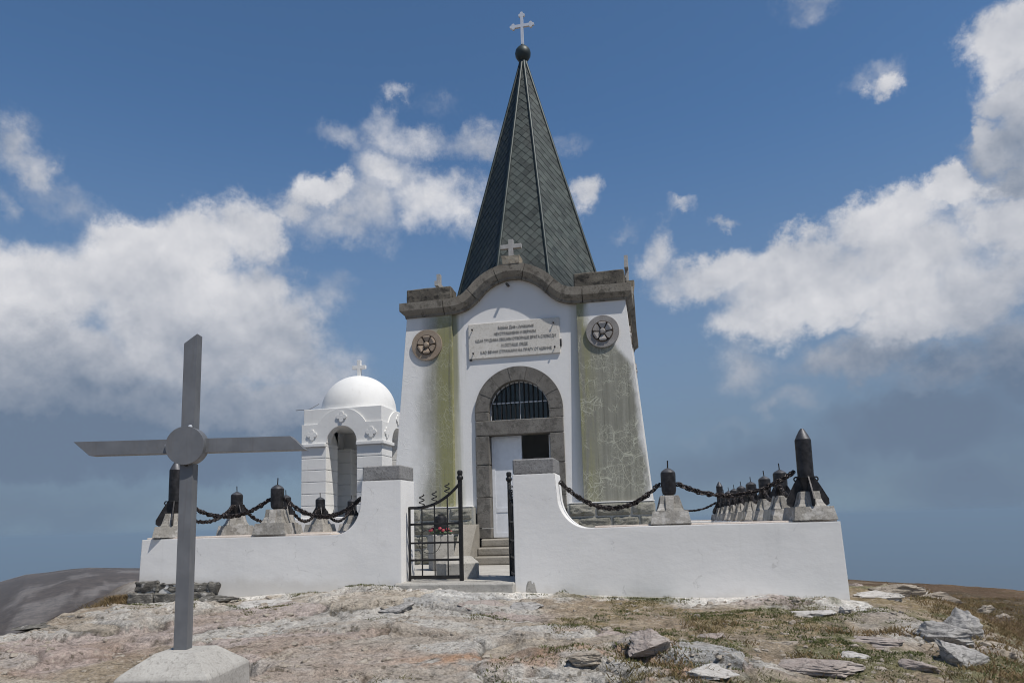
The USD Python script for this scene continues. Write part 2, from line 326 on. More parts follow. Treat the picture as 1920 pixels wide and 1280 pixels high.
def mat_stone(name, a, b, spot, sc=1.0, bump=.5, lichen=None, bevel=.008, jitter=.25):
    g = G(); p = g.pos(); r = g.rnd()
    p = g.vec('add', p, g.node('combine_xyz', 'vector', x=g.math('multiply', r, 13.0), y=g.math('multiply', r, 7.0), z=0.0))
    n1 = g.noise(p, 3*sc, 5, .6); n2 = g.noise(p, 40*sc, 4, .65); n3 = g.noise(p, 110*sc, 2, .6)
    c = g.mix(g.ss(n1, .35, .68), a, b)
    c = g.mix(g.ss(n2, .52, .66, 0, .75), c, spot)
    c = g.mix(g.lin(n3, .35, .7, 0, .35), c, tuple(min(1, q*1.35) for q in b))
    if lichen:
        c = g.mix(g.ss(g.noise(p, 7*sc, 6, .7), .50, .62, 0, .85), c, lichen)
    v = g.lin(r, 0, 1, 1-jitter, 1+jitter*.6)
    c = g.mix(1.0, c, g.node('combine_color', 'color', color_type='rgb', r=v, g=v, b=v), 'multiply')
    nb = g.bump(g.math('add', n2, g.math('multiply', n1, .8)), bump, .012, g.bevel(bevel))
    return g.done(name, base_color=c, roughness=.9, specular_ior_level=.2, normal=nb)
CORNICE = mat_stone('cornice_stone', (.165, .145, .118), (.215, .196, .165), (.10, .088, .072), lichen=(.095, .085, .07), bevel=.008, jitter=.12)
PARAPET = mat_stone('parapet_stone', (.075, .066, .055), (.145, .13, .105), (.03, .028, .025), lichen=(.03, .028, .025), jitter=.15)
GRANITE = mat_stone('granite', (.125, .115, .102), (.18, .168, .15), (.06, .055, .05), lichen=(.095, .088, .078), sc=1.2, jitter=.07)
CAPSTONE = mat_stone('cap_granite', (.185, .18, .175), (.25, .245, .24), (.06, .058, .055), sc=1.0, jitter=.05)
RUSTIC = mat_stone('rustic_stone', (.20, .19, .16), (.27, .26, .225), (.10, .098, .08), bump=.9, lichen=(.15, .15, .115), jitter=.2)
MORTAR = mat_stone('pale_mortar', (.33, .325, .29), (.40, .39, .36), (.24, .235, .21), jitter=0)
STEP = mat_stone('step_stone', (.24, .22, .185), (.30, .275, .235), (.17, .155, .13), jitter=.12)
CONCRETE = mat_stone('grey_concrete', (.285, .27, .245), (.365, .35, .32), (.20, .19, .17), sc=.8, bump=.4, bevel=.015, jitter=.1)
PEDESTAL = mat_stone('pedestal_concrete', (.21, .195, .17), (.33, .31, .28), (.15, .14, .125), sc=.9, bump=.6, lichen=(.44, .42, .39), bevel=.01, jitter=.2)
PAVING = mat_stone('terrace_concrete', (.33, .31, .28), (.42, .40, .36), (.22, .21, .19), sc=.7, bump=.5, bevel=0.004, jitter=0)
MARBLE = mat_stone('marble_slab', (.52, .49, .44), (.60, .57, .52), (.40, .36, .30), sc=.6, bump=.15, bevel=.006, jitter=0)
ROSETTE_L = mat_stone('rosette_brown', (.27, .205, .15), (.33, .27, .21), (.18, .135, .10), sc=2, jitter=.1)
ROSETTE_R = mat_stone('rosette_grey', (.25, .23, .215), (.31, .295, .28), (.17, .155, .145), sc=2, jitter=.1)
YELLOWSTONE = mat_stone('yellowed_stone', (.30, .245, .17), (.35, .31, .245), (.14, .09, .06), jitter=.1)

def mat_plain(name, col, rough=.6, metal=0.0, var=.15, sc=8, bump=.0, spec=.5, rnd=0.0):
    g = G(); p = g.pos(); n = g.noise(p, sc, 4, .6)
    c = g.mix(g.ss(n, .35, .7), tuple(q*(1-var) for q in col), tuple(min(1, q*(1+var)) for q in col))
    if rnd:
        v = g.lin(g.rnd(), 0, 1, 1-rnd, 1+rnd)
        c = g.mix(1.0, c, g.node('combine_color', 'color', color_type='rgb', r=v, g=v, b=v), 'multiply')
    kw = dict(base_color=c, roughness=rough, metallic=metal, specular_ior_level=spec)
    if bump: kw['normal'] = g.bump(g.noise(p, sc*4, 4, .6), bump, .004)
    return g.done(name, **kw)
IRON = mat_plain('black_iron', (.017, .016, .016), .55, .3, .4, 20, .3)
SHELL = mat_plain('shell_steel', (.030, .028, .029), .5, .5, .45, 14, .3)
SHELL_TIP = mat_plain('shell_nose', (.075, .075, .08), .5, .4, .3, 14, .3)
CHAIN = mat_plain('chain_steel', (.034, .027, .025), .5, .6, .4, 30, .3)
def mat_steel():
    g = G(); p = g.pos()
    n = g.noise(p, 4, 5, .6); st = g.noise(g.mapv(p, (18, 18, 1.2)), 1.5, 5, .65); sp = g.noise(p, 60, 4, .7)
    c = g.mix(g.ss(n, .35, .7), (.145, .149, .157), (.188, .192, .20))
    c = g.mix(g.ss(st, .52, .72, 0, .45), c, (.12, .118, .118))
    c = g.mix(g.ss(sp, .66, .74, 0, .6), c, (.14, .09, .06))
    return g.done('grey_painted_steel', base_color=c, roughness=g.lin(st, .3, .7, .38, .6), metallic=.3, normal=g.bump(g.noise(p, 25, 4, .6), .12, .004, g.bevel(.003)))
STEEL = mat_steel()
BOLT = mat_plain('bolt_metal', (.06, .055, .05), .5, .7, .3)
WHITEPAINT = mat_plain('white_paint', (.66, .67, .69), .45, 0, .05)
BLUEPAINT = mat_plain('pale_blue_paint', (.44, .54, .66), .5, 0, .05)
SILVER = mat_plain('silver_paint', (.62, .63, .65), .4, .3, .06)
LETTER = mat_plain('engraved_letter', (.17, .16, .145), .8, 0, .1)
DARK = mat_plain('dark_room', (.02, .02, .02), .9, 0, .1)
RED = mat_plain('red_petal', (.28, .025, .04), .5, 0, .3, 40)
LEAFGREEN = mat_plain('wreath_green', (.05, .08, .035), .6, 0, .3, 40)
COPPER = mat_plain('copper_sheet', (.030, .040, .037), .5, .3, .3, 6, .1)
GREYCROSS = mat_plain('weathered_cross_stone', (.36, .35, .335), .85, 0, .12, 12, .3)

def mat_slate():
    g = G(); p = g.pos(); r = g.rnd()
    n = g.noise(p, 16, 5, .65); n2 = g.noise(g.mapv(p, (1, 1, .35)), 2.2, 4, .6)
    c = g.mix(r, (.014, .020, .018), (.056, .070, .062))
    c = g.mix(g.ss(n, .42, .7, 0, .5), c, (.066, .080, .073))
    c = g.mix(g.ss(n2, .5, .7, 0, .45), c, (.085, .09, .08))
    return g.done('slate', base_color=c, roughness=g.lin(n, .3, .7, .45, .7), specular_ior_level=.35, normal=g.bump(n, .35, .006))
SLATE = mat_slate()
def mat_glass():
    g = G(); f = g.node('fresnel', 'fac', IOR=1.45)
    a = g.node('transparent_bsdf', 'BSDF', color=(.8, .85, .85)); b = g.node('glossy_bsdf', 'BSDF', color=(.9, .9, .9), roughness=.03)
    m = g.node('mix_closure', 'closure', fac=f, closure1=a, closure2=b)
    return usdkit.material(stage, '/World/Looks/pane_glass', g.n, g.l, surface=m)
GLASS = mat_glass()

def mat_ground():
    g = G(); p = g.pos()
    t = g.node('attribute', 'color', attribute='tint')
    fm = g.node('attribute', 'fac', attribute='fine')
    n1 = g.noise(p, 9, 6, .65); n2 = g.noise(p, 45, 5, .65); n3 = g.noise(g.mapv(p, (1, 1, 3)), 130, 3, .6)
    v = g.math('add', g.lin(n1, .25, .75, -.30, .30), g.lin(n2, .3, .7, -.42, .42))
    v = g.math('add', 1.0, g.math('multiply', g.math('add', v, g.lin(n3, .3, .7, -.30, .30)), fm))
    c = g.mix(1.0, t, g.node('combine_color', 'color', color_type='rgb', r=v, g=v, b=v), 'multiply')
    # scrub, scree and bare patches of the far slopes
    fo = g.math('subtract', 1.0, fm)
    f1 = g.noise(g.mapv(p, (1, 1, 1.5)), .16, 8, .68); f2 = g.noise(p, .9, 6, .65)
    fv = g.math('add', 1.0, g.math('multiply', fo, g.math('add', g.lin(f1, .3, .7, -.38, .38), g.lin(f2, .3, .7, -.25, .25))))
    c = g.mix(1.0, c, g.node('combine_color', 'color', color_type='rgb', r=fv, g=fv, b=fv), 'multiply')
    c = g.mix(g.math('multiply', fo, g.ss(f1, .60, .70, 0, .45)), c, (.15, .133, .115))
    # dark pebbles and light chips
    e = g.node('voronoi_texture', 'color', feature='f1', vector=p, scale=34.0)
    e = g.node('separate_color', 'r', color=e)
    c = g.mix(g.math('multiply', g.math('multiply', g.ss(e, .80, .95, 0, .55), fm), g.ss(n1, .4, .6)), c, (.42, .37, .31))
    c = g.mix(g.math('multiply', g.math('multiply', g.ss(e, .22, .08, 0, .75), fm), g.ss(n1, .6, .4)), c, (.09, .075, .055))
    h = g.math('add', g.math('multiply', n1, 1.0), g.math('multiply', n2, .5))
    h = g.math('add', h, g.math('multiply', n3, .15))
    h = g.math('add', h, g.math('multiply', g.math('absolute', g.math('subtract', g.noise(g.mapv(p, (1, 1.6, 2)), 3.2, 7, .62), .5)), 2.2))
    nb = g.bump(g.math('multiply', h, fm), .9, .036)
    return g.done('rocky_ground', base_color=c, roughness=.95, specular_ior_level=.12, normal=nb)
GROUND = mat_ground()
def mat_rock(name, a, b, c3, lich):
    g = G(); p = g.obj(); r = g.rnd()
    p = g.vec('add', p, g.node('combine_xyz', 'vector', x=g.math('multiply', r, 9.0), y=0.0, z=g.math('multiply', r, 4.0)))
    n1 = g.noise(p, 5, 6, .65); n2 = g.noise(g.mapv(p, (1, 1, 3.5)), 22, 5, .65); n3 = g.noise(p, 90, 3, .6)
    c = g.mix(g.ss(n1, .36, .66), a, b)
    c = g.mix(g.ss(n2, .48, .66, 0, .8), c, c3)
    ck = g.node('voronoi_texture', 'distance', feature='distance_to_edge', vector=g.vec('add', g.mapv(p, (1, 1, 1.8)), g.vec('scale', g.noise(p, 6, 4, .6, out='color'), scale=.25)), scale=4.5)
    c = g.mix(g.ss(ck, .035, .005, 0, .7), c, tuple(q*.35 for q in c3))
    c = g.mix(g.ss(g.noise(p, 11, 6, .7), .54, .64, 0, .6), c, lich)
    c = g.mix(g.lin(n3, .35, .7, 0, .3), c, tuple(min(1, q*1.3) for q in b))
    nb = g.bump(g.math('add', n1, g.math('multiply', n2, .6)), .8, .03)
    return g.done(name, base_color=c, roughness=.92, specular_ior_level=.15, normal=nb)
ROCK_GREY = mat_rock('grey_boulder', (.264, .252, .236), (.360, .344, .324), (.160, .152, .144), (.104, .104, .100))
ROCK_PINK = mat_rock('pinkish_rock', (.281, .234, .207), (.351, .312, .281), (.203, .164, .144), (.172, .156, .140))
ROCK_TAN = mat_rock('tan_rock', (.281, .242, .195), (.351, .312, .261), (.195, .156, .121), (.156, .136, .109))
ROCK_WHITE = mat_rock('whitewashed_rock', (.400, .376, .344), (.480, .460, .432), (.304, .276, .240), (.264, .248, .224))
ROCK_DARK = mat_rock('dark_stone', (.10, .093, .082), (.17, .16, .14), (.05, .047, .043), (.46, .445, .42))
def mat_grass(name, a, b, tip):
    g = G(); r = g.node('geometry', 'random_per_island'); n = g.noise(g.pos(), 1.8, 3, .6)
    c = g.mix(r, a, b); c = g.mix(g.ss(n, .4, .65, 0, .7), c, tip)
    d = g.node('diffuse_bsdf', 'BSDF', color=c); t = g.node('translucent_bsdf', 'BSDF', color=c)
    m = g.node('mix_closure', 'closure', fac=.3, closure1=d, closure2=t)
    return usdkit.material(stage, '/World/Looks/'+name, g.n, g.l, surface=m)
GRASS = mat_grass('green_grass', (.10, .115, .045), (.18, .18, .085), (.25, .205, .115))
DRYGRASS = mat_grass('dry_grass', (.22, .155, .085), (.32, .24, .135), (.15, .135, .065))

# ------------------------------------------------------------------ terrain
CP = np.array([(-4.6, -4.3, -.25), (-3.4, -4.3, -.19), (-2.0, -4.25, -.10), (-.76, -4.25, -.05), (.71, -4.25, -.13), (2.86, -4.25, -.215), (4.5, -4.25, -.255),
    (-5.4, -3.6, -.32), (-4.3, -6.4, -.31), (-2.5, -6.0, -.27), (0, -6.0, -.25), (2.5, -6.0, -.30), (4.6, -6.0, -.40), (5.3, -4.6, -.42), (5.3, -2.0, -.40),
    (-3.2, -8.2, -.42), (0, -8.0, -.40), (2.5, -8.0, -.43), (4.8, -8.0, -.56), (-2, -10.5, -.65), (2.5, -11, -.70), (5, -11, -.8), (2.5, -12.8, -.90), (-2, -12.8, -.9),
    (-4.4, 0, -.2), (4.4, 0, -.3), (0, 2, -.15), (-4.4, 8, .1), (4.4, 8, -.1), (-6, 5, .40), (-6, 7.5, .42), (-8, 5, .3), (0, 11, -.2), (5.8, 3, -.35)])
RB = RBFInterpolator(CP[:, :2], CP[:, 2], kernel='thin_plate_spline', smoothing=.002)
def edge_l(y): return np.interp(y, [-40, -13, -8, -6.4, -4, -3.2, 0, 4, 9, 14], [-4, -3.2, -3.7, -4.3, -5.35, -5.6, -6.2, -9.5, -9.5, -7])
def edge_r(y): return np.interp(y, [-40, -13, -8, -7, -5, -2, 0, 10, 14], [5.5, 5.3, 4.9, 4.9, 5.5, 6.1, 6.4, 6.8, 6])
def sst(x, a, b):
    t = np.clip((x-a)/(b-a), 0, 1); return t*t*(3-2*t)
def ground_base(x, y):
    x, y = np.asarray(x, float), np.asarray(y, float)
    wob = (meshkit.fbm(np.stack([x*.45, y*.45, x*0], -1), 3, 5)-.5)*1.4
    cx = np.clip(x, edge_l(y)+wob*.5, edge_r(y)); cy = np.clip(y, -14, 11)
    z = RB(np.stack([cx.ravel(), cy.ravel()], 1)).reshape(x.shape)
    dl, dr, db, df = np.maximum(edge_l(y)+wob*.5-x, 0), np.maximum(x-edge_r(y), 0), np.maximum(y-11, 0), np.maximum(-14-y, 0)
    az = np.degrees(np.arctan2(x-2.5, y+12.8))
    k = np.interp(az, [-20, 10, 13, 18.3, 23.3, 40, 90], [.10, .10, .082, .0885, .097, .11, .2])
    wx = sst(x, 4.6, 6.2); far = np.hypot(dr, np.maximum(y-9.5, 0)*(1-wx)+np.maximum(y+1.0, 0)*wx)
    ur = dr*0+far
    gr = k*ur + .22*sst(ur, 0, .7) + np.maximum(ur-170, 0)**1.15*.22
    gl = .10*sst(dl, 0, .4) + np.where(dl < 150, .36*dl, 54+.02*(dl-150))
    right = (x > 0)
    r2 = np.hypot(x, y)
    g = gl*(dl > 0) + gr + .1*df
    z = z - g
    # rolling relief that grows with distance
    d = np.hypot(x-2, y+6)
    z = z + (meshkit.fbm(np.stack([x*.05, y*.05, x*0+3], -1), 5, 11)-.5)*np.clip((d-20)*.022, 0, 3.0)*np.where(x > 0, .35, 1)
    # the long hill beyond the saddle on the left
    s = (np.degrees(np.arctan2(x-2.5, y+12.8)))
    dist = np.hypot(x-2.5, y+12.8)
    crest = np.interp(s, [-75, -60, -52, -46.9, -45.6, -44.5, -43, -42, -39, -36, -30, -24], [-110, -80, -58, -41.5, -34.7, -33.5, -30, -28.8, -31.5, -36, -55, -90])
    prof = sst(dist, 260, 700)*(1-sst(dist, 720, 1500))
    hillw = sst(s, -80, -60)*(1-sst(s, -30, -18))
    rel = (meshkit.fbm(np.stack([x*.006, y*.006, x*0], -1), 6, 21)-.5)*24*sst(dist, 200, 420)
    zl = -62 + (crest*1.0+62)*prof + rel*(.25+.75*(1-sst(dist, 560, 700)))
    w = sst(dist, 130, 260)*hillw
    z = z*(1-w)+zl*w
    # the valley far below
    wv = sst(dist, 900, 5000)
    hills = (meshkit.fbm(np.stack([x*.00012, y*.00012, x*0], -1), 5, 31)-.5)*900
    z = z*(1-wv)+(-1000+hills)*wv
    return z
# bedrock slabs: cells stretched along the strata, each with its own height and tilt
_r = np.random.default_rng(3)
SC = np.stack([_r.uniform(-9, 8, 420), _r.uniform(-12.5, 4, 420)], 1)
ANG = math.radians(14)
RT = np.array([[math.cos(ANG), -math.sin(ANG)], [math.sin(ANG), math.cos(ANG)]])
TREE = cKDTree((SC@RT)*[.62, 1.0])
S_OFF, S_TX, S_TY, S_TONE = _r.normal(0, .022, 420), _r.normal(0, .04, 420), _r.normal(-.02, .06, 420), _r.uniform(0, 1, 420)
def slabs(x, y):
    P = np.stack([x.ravel(), y.ravel()], 1)
    wz = np.stack([meshkit.fbm(np.stack([P[:, 0]*1.3, P[:, 1]*1.3, P[:, 0]*0+s], -1), 4, 40+s)-.5 for s in (0, 1)], 1)*.8
    q = ((P+wz)@RT)*[.62, 1.0]
    d, i = TREE.query(q, k=2)
    e = (d[:, 1]-d[:, 0])
    hs = [S_OFF[i[:, k]] + S_TX[i[:, k]]*(P[:, 0]-SC[i[:, k], 0])+S_TY[i[:, k]]*(P[:, 1]-SC[i[:, k], 1]) for k in (0, 1)]
    w = .5+.5*sst(e, 0, .13)
    h = w*hs[0]+(1-w)*hs[1] - .024*(1-sst(e, 0, .06))
    sh = x.shape
    return h.reshape(sh), e.reshape(sh), S_TONE[i[:, 0]].reshape(sh)
def inside(x, y): return (np.abs(x) < 4.7) & (y > -4.3) & (y < 9)
def near_fields(x, y):
    """(height detail, tint, fine) for points of the ground"""
    P = np.stack([x, y, x*0], -1)
    d = np.hypot(x-1, y+6)
    nearw = 1-sst(d, 9, 22)
    n_a = meshkit.fbm(P*.55+7, 4, 51); n_b = meshkit.fbm(P*2.1, 4, 52); n_c = meshkit.fbm(P*6.0, 4, 53); n_d = meshkit.fbm(P*20.0, 3, 54)
    h, e, tone = slabs(x, y)
    # how much bare rock: a lot on the left and by the middle, little on the right and in the very foreground
    bare = sst(n_a+.22*(1-sst(x, .2, 2.6))+.10*(1-sst(y, -6.8, -5.4))*0-.12*sst(x, 1.5, 4), .44, .58)
    soil = 1-bare
    q = (n_a*2.4+n_b*.5+y*.62+x*.13)*1.55; fr = q-np.floor(q)
    amp = .075*sst(meshkit.noise(np.stack([x*.6, y*.6, y*0], -1), 81), .35, .7)
    strata = amp*(sst(fr, 0, .22)-fr)
    det = h*(.15+.95*bare) + strata*bare + (n_b-.5)*.07 + (n_c-.5)*(.04+.02*soil) + (n_d-.5)*.024
    pale, pink, tan_ = np.array([.43, .405, .365]), np.array([.385, .325, .29]), np.array([.385, .335, .27])
    grey = np.array([.37, .36, .34])
    t = tone[..., None]
    rock_c = np.where(t < .45, pale, np.where(t < .62, grey, np.where(t < .80, pink, tan_)))
    rock_c = rock_c*(0.72+.40*n_c[..., None]+.16*n_d[..., None])
    rock_c = rock_c*(1-.22*((1-sst(fr, 0, .13))*sst(amp, .02, .045))[..., None])
    rock_c = rock_c*(1-.62*((1-sst(e, 0.0, .045))*sst(n_b, .36, .5))[..., None])
    soil_c = np.array([.285, .232, .168])*(.65+.7*n_c[..., None]) + np.array([.06, .05, .04])*(n_d[..., None]-.4)
    c = rock_c*bare[..., None]+soil_c*soil[..., None]
    blot = meshkit.fbm(P*np.array([1.1, 3.2, 1]), 5, 71)[..., None]
    c = c*(1-.45*sst(blot, .52, .68))+np.array([.25, .185, .125])*.45*sst(blot, .52, .68)
    # rusty faces
    rust = sst(n_b, .60, .70)*sst(n_a, .48, .6)*(1-sst(y, -6.4, -5.8))*bare
    ro = np.exp(-(((x-.82)/.62)**2+((y+7.3)/.22)**2)*1.3)
    rust = np.clip(rust*.55+ro*.9*sst(n_c, .35, .6), 0, .85)
    c = c*(1-rust[..., None])+np.array([.36, .215, .13])*rust[..., None]
    red = sst(meshkit.fbm(P*.7+20, 3, 91), .52, .66)*(1-sst(y, -7.0, -6.0))*(1-sst(x, 1.2, 2.2))
    c = c*(1-.3*red[..., None])+np.array([.31, .215, .17])*.3*red[..., None]
    # moss and thin grass between the slabs, more of it to the right
    gm = sst(n_b+.20*sst(x, .6, 3.6)-.16*(1-sst(x, -4, .5)), .60, .72)*soil**.5*sst(n_c, .36, .55)
    gcol = np.where((n_a > .5)[..., None], np.array([.15, .145, .075]), np.array([.22, .17, .095]))
    c = c*(1-.85*gm[..., None])+gcol*.85*gm[..., None]
    # spilt whitewash and lime dust along the foot of the wall
    wall_d = -4.15-y
    ww = (1-sst(wall_d+(n_c-.5)*.5+(n_b-.5)*.9, .02, .42))*(y < -4)*(np.abs(x) < 4.7)
    ww = np.maximum(ww, .55*np.exp(-(((x+1.9)/1.3)**2+((y+4.75)/.45)**2))*sst(n_c, .3, .55))
    c = c*(1-.8*ww[..., None])+np.array([.62, .60, .56])*.8*ww[..., None]
    gr = sst(x, .6, 1.5)*sst(n_b, .42, .55)*np.exp(-((wall_d-.12)/.16)**2)*(y < -4)
    c = c*(1-.8*gr[..., None])+np.array([.09, .10, .045])*.8*gr[..., None]
    # away from the platform: brown heath to the right, grey-brown scree to the left
    heath = np.array([.092, .060, .036])*(.45+1.1*meshkit.fbm(P*np.array([.5, .8, 1]), 5, 61)[..., None])
    heath = heath+np.array([.03, .027, .012])*(sst(meshkit.fbm(P*.16, 4, 62), .5, .66)[..., None])
    dk = sst(meshkit.fbm(P*np.array([.25, .6, 1])+9, 5, 67), .50, .64)[..., None]
    heath = heath*(1-.5*dk)+np.array([.065, .055, .032])*.5*dk
    pr = sst(meshkit.fbm(P*np.array([.10, .35, 1]), 4, 63), .60, .68)[..., None]
    heath = heath*(1-.5*pr)+np.array([.17, .135, .095])*.5*pr
    dist = np.hypot(x-2.5, y+12.8)
    hb = meshkit.fbm(P*.012, 6, 64); hs = meshkit.fbm(np.stack([x*.05+y*.03, y*.012-x*.01, x*0], -1), 5, 65)
    scree = np.array([.078, .062, .052])*(.65+.7*hb[..., None]) 
    sp = (sst(hs, .57, .68)*sst(dist, 380, 520))[..., None]
    scree = scree*(1-.45*sp)+np.array([.22, .20, .185])*.45*sp
    dl, dr = np.maximum(edge_l(y)-x, 0), np.maximum(x-edge_r(y), 0)
    wr = sst(dr+(n_c-.5)*.8, .05, .75)*(x > 0); wl = sst(dl+(n_c-.5)*.5, .5, 3.0)*(x <= 0)
    wr = np.maximum(wr, sst(np.hypot(x, y+2), 12, 18)*(x > 0)); wl = np.maximum(wl, sst(np.hypot(x, y+2), 14, 24)*(x <= 0))
    c = c*(1-wr[..., None])+heath*wr[..., None]
    c = c*(1-wl[..., None])+scree*wl[..., None]
    det = det*nearw*(1-.5*wr)+(meshkit.fbm(P*1.1, 4, 66)-.5)*.16*sst(dr+dl, .1, 1.2)*(1-sst(d, 40, 160))
    # shrubs and stones seen from afar roughen the slopes
    fine = nearw*.95+.05
    platform = nearw*(1-np.maximum(wr, wl)); c = c*(1-.15*platform*(1-.6*ww))[..., None]
    return det, np.clip(c, .01, .9), fine
def ground_z(x, y):
    x, y = np.atleast_1d(np.asarray(x, float)), np.atleast_1d(np.asarray(y, float))
    z = ground_base(x, y); det, _, _ = near_fields(x, y); return z+np.where(inside(x, y), 0, det)
def build_ground():
    C0 = np.array([1.8, -12.4])
    a = np.radians(np.concatenate([np.linspace(-180, -62, 60)[:-1], np.linspace(-62, 42, 900)[:-1], np.linspace(42, 180, 70)[:-1]]))
    r = [0.0, .6, 1.2, 1.8, 2.4]
    while r[-1] < 70000:
        q = r[-1]; r.append(q+max(.022, q*(.0042 if q < 14 else .010 if q < 45 else .028 if q < 1500 else .05)))
        if q < 3.4: r[-1] = q+.25
    r = np.array(r); A, Rr = np.meshgrid(a, r)
    X, Y = C0[0]+Rr*np.sin(A), C0[1]+Rr*np.cos(A)
    Z = ground_base(X, Y)
    det, tint, fine = near_fields(X, Y)
    ins = inside(X, Y)
    Z = Z+np.where(ins, 0, det); Z = np.where(ins, np.minimum(Z, -.12), Z)
    # keep the foot of the walls covered, not buried
    V = np.stack([X.ravel(), Y.ravel(), Z.ravel()], 1)
    nr, na = X.shape
    i, j = np.meshgrid(np.arange(nr-1), np.arange(na), indexing='ij'); j2 = (j+1) % na
    q = np.stack([i*na+j, i*na+j2, (i+1)*na+j2, (i+1)*na+j], -1).reshape(-1, 4)
    # outward (up) orientation
    Fc = np.vstack([q[:, [0, 2, 1]], q[:, [0, 3, 2]]])
    p = usdkit.mesh(stage, '/World/mountain_ground', trimesh.Trimesh(V, Fc, process=False), GROUND, smooth=True)
    api = UsdGeom.PrimvarsAPI(p)
    api.CreatePrimvar('tint', Sdf.ValueTypeNames.Color3fArray, 'vertex').Set(Vt.Vec3fArray.FromNumpy(tint.reshape(-1, 3).astype(np.float32)))
    api.CreatePrimvar('fine', Sdf.ValueTypeNames.FloatArray, 'vertex').Set(Vt.FloatArray.FromNumpy(fine.ravel().astype(np.float32)))
    tag(p.GetPrim(), kind='structure')
build_ground()

# haze that fills the valley and fades the far hills
def build_haze():
    g = G()
    v = g.node('principled_volume', 'volume', color=HAZE_COLOR, density=HAZE_DENSITY, anisotropy=0.0)
    m = usdkit.material(stage, '/World/Looks/haze', g.n, g.l, volume=v)
    b = box(-75000, 75000, -75000, 75000, -1700, 13.4)
    single('haze', b, m, kind='stuff')
HAZE_COLOR, HAZE_DENSITY = (.355, .48, .60), 2.2e-4
build_haze()

# ------------------------------------------------------------------ terrace floor and boundary walls
XL, XR, YF, YB, ZW, TH = -4.53, 4.51, -4.133, 9.05, .62, .506
single('terrace_floor', box(XL+.3, XR-.3, YF+.12, YB-.3, -.10, 0.0), PAVING, kind='structure')
gs = thing('gate_threshold', 'rough grey stone threshold lying under the iron gate', 'threshold')
part(gs, 'stone_slab', rough(cbox(-.80, .735, YF-.10, YF+.30, -.26, -.006, .02), .012, 6, 3, .06), CONCRETE)

def wall_poly(sgn):
    """front wall of one side in (x, z): high pier beside the gate, a hollow curve, then the low wall"""
    xi, xo, xe = .734, .734+.527, 4.52
    base = -.75
    cz, rr = .62, .36
    # quarter curve from the pier's flank down to the wall top
    cur = [(xo+.02+.36*(1-math.cos(t)), ZW+.42*(1-math.sin(t))) for t in np.linspace(.08, PI/2, 14)]
    pts = [(xi, base), (xi, 1.297), (xo, 1.297)]+cur+[(xe-.022, ZW), (xe+.02, base)]
    return Polygon([(sgn*x, z) for x, z in pts])
for s, nm, lab in ((-1, 'left', 'white plastered front wall and gate pier behind the steel cross, on rough stones'), (1, 'right', 'long white plastered front wall and gate pier right of the iron gate')):
    w = thing('boundary_wall', lab, 'wall', group='white boundary walls of the terrace')
    part(w, 'wall_body', rough(ext_y(wall_poly(s), YF, YF+TH), .007, 1.7, 60+s, .16), WHITE_WALL, smooth=32)
    x0, x1 = sorted((s*.737, s*1.262))
    part(w, 'cap_stone', rough(cbox(x0, x1, YF+.004, YF+TH-.004, 1.299, 1.49, .014), .004, 9, 4, .06), CAPSTONE)
    x0, x1 = sorted((s*1.72, s*4.48))
    part(w, 'coping', cbox(x0, x1, YF+.07, YF+TH-.03, ZW-.01, ZW+.022, .008), mat_stone('coping_concrete_'+nm, (.42, .36, .31), (.50, .44, .39), (.33, .28, .24), jitter=0))
    if s < 0:
        x = -4.62; k = 0
        while x < -3.25:
            wd = rng.uniform(.14, .55)
            zt = np.interp(x+wd/2, [-4.6, -3.4, -2], [.075, .03, -.05]); zb = np.interp(x+wd/2, [-4.6, -3.4, -2.6, -2], [-.42, -.32, -.26, -.22])
            rows = int(rng.integers(2, 4)) if x < -3.4 else 2 if x < -2.6 else 1
            for row in range(rows):
                z1 = zt-(zt-zb)*row/rows; z0 = zt-(zt-zb)*(row+1)/rows; dx = rng.uniform(-.05, .05)
                m = rough(cbox(x+dx, x+wd+dx-.008, YF-.015-.03*row-rng.uniform(0, .03), YF+.2, z0+.004, z1-.004, .02), .055, 7, 300+k, .05); k += 1
                part(w, 'foundation_stone', m, ROCK_DARK, smooth=35)
            x += wd
    if s > 0:
        part(w, 'chipped_patch', ext_y(Polygon([(.84, -.25), (.87, -.05), (.89, .0), (.94, .01), (.97, -.02), (1.03, -.25)]), YF-.003, YF+.03), CONCRETE)
for lab, bx in (('white side wall carrying the row of black bombs right of the chapel', (XR-.02-TH, XR-.02, YF+TH+.002, YB-TH-.002)),
                ('white side wall running back under the bomb posts on the left', (XL+.02, XL+.02+TH, YF+TH+.002, YB-TH-.002)),
                ('white back wall of the terrace behind the chapel', (XL+.02, XR-.02, YB-TH, YB))):
    w = thing('boundary_wall', lab, 'wall', group='white boundary walls of the terrace')
    part(w, 'wall_body', cbox(bx[0], bx[1], bx[2], bx[3], -.9, ZW-.002, .012), WHITE_WALL)
    part(w, 'coping', cbox(bx[0]+.04, bx[1]-.04, bx[2]+.02, bx[3]-.02, ZW-.012, ZW+.020, .006), '/World/Looks/coping_concrete_left')

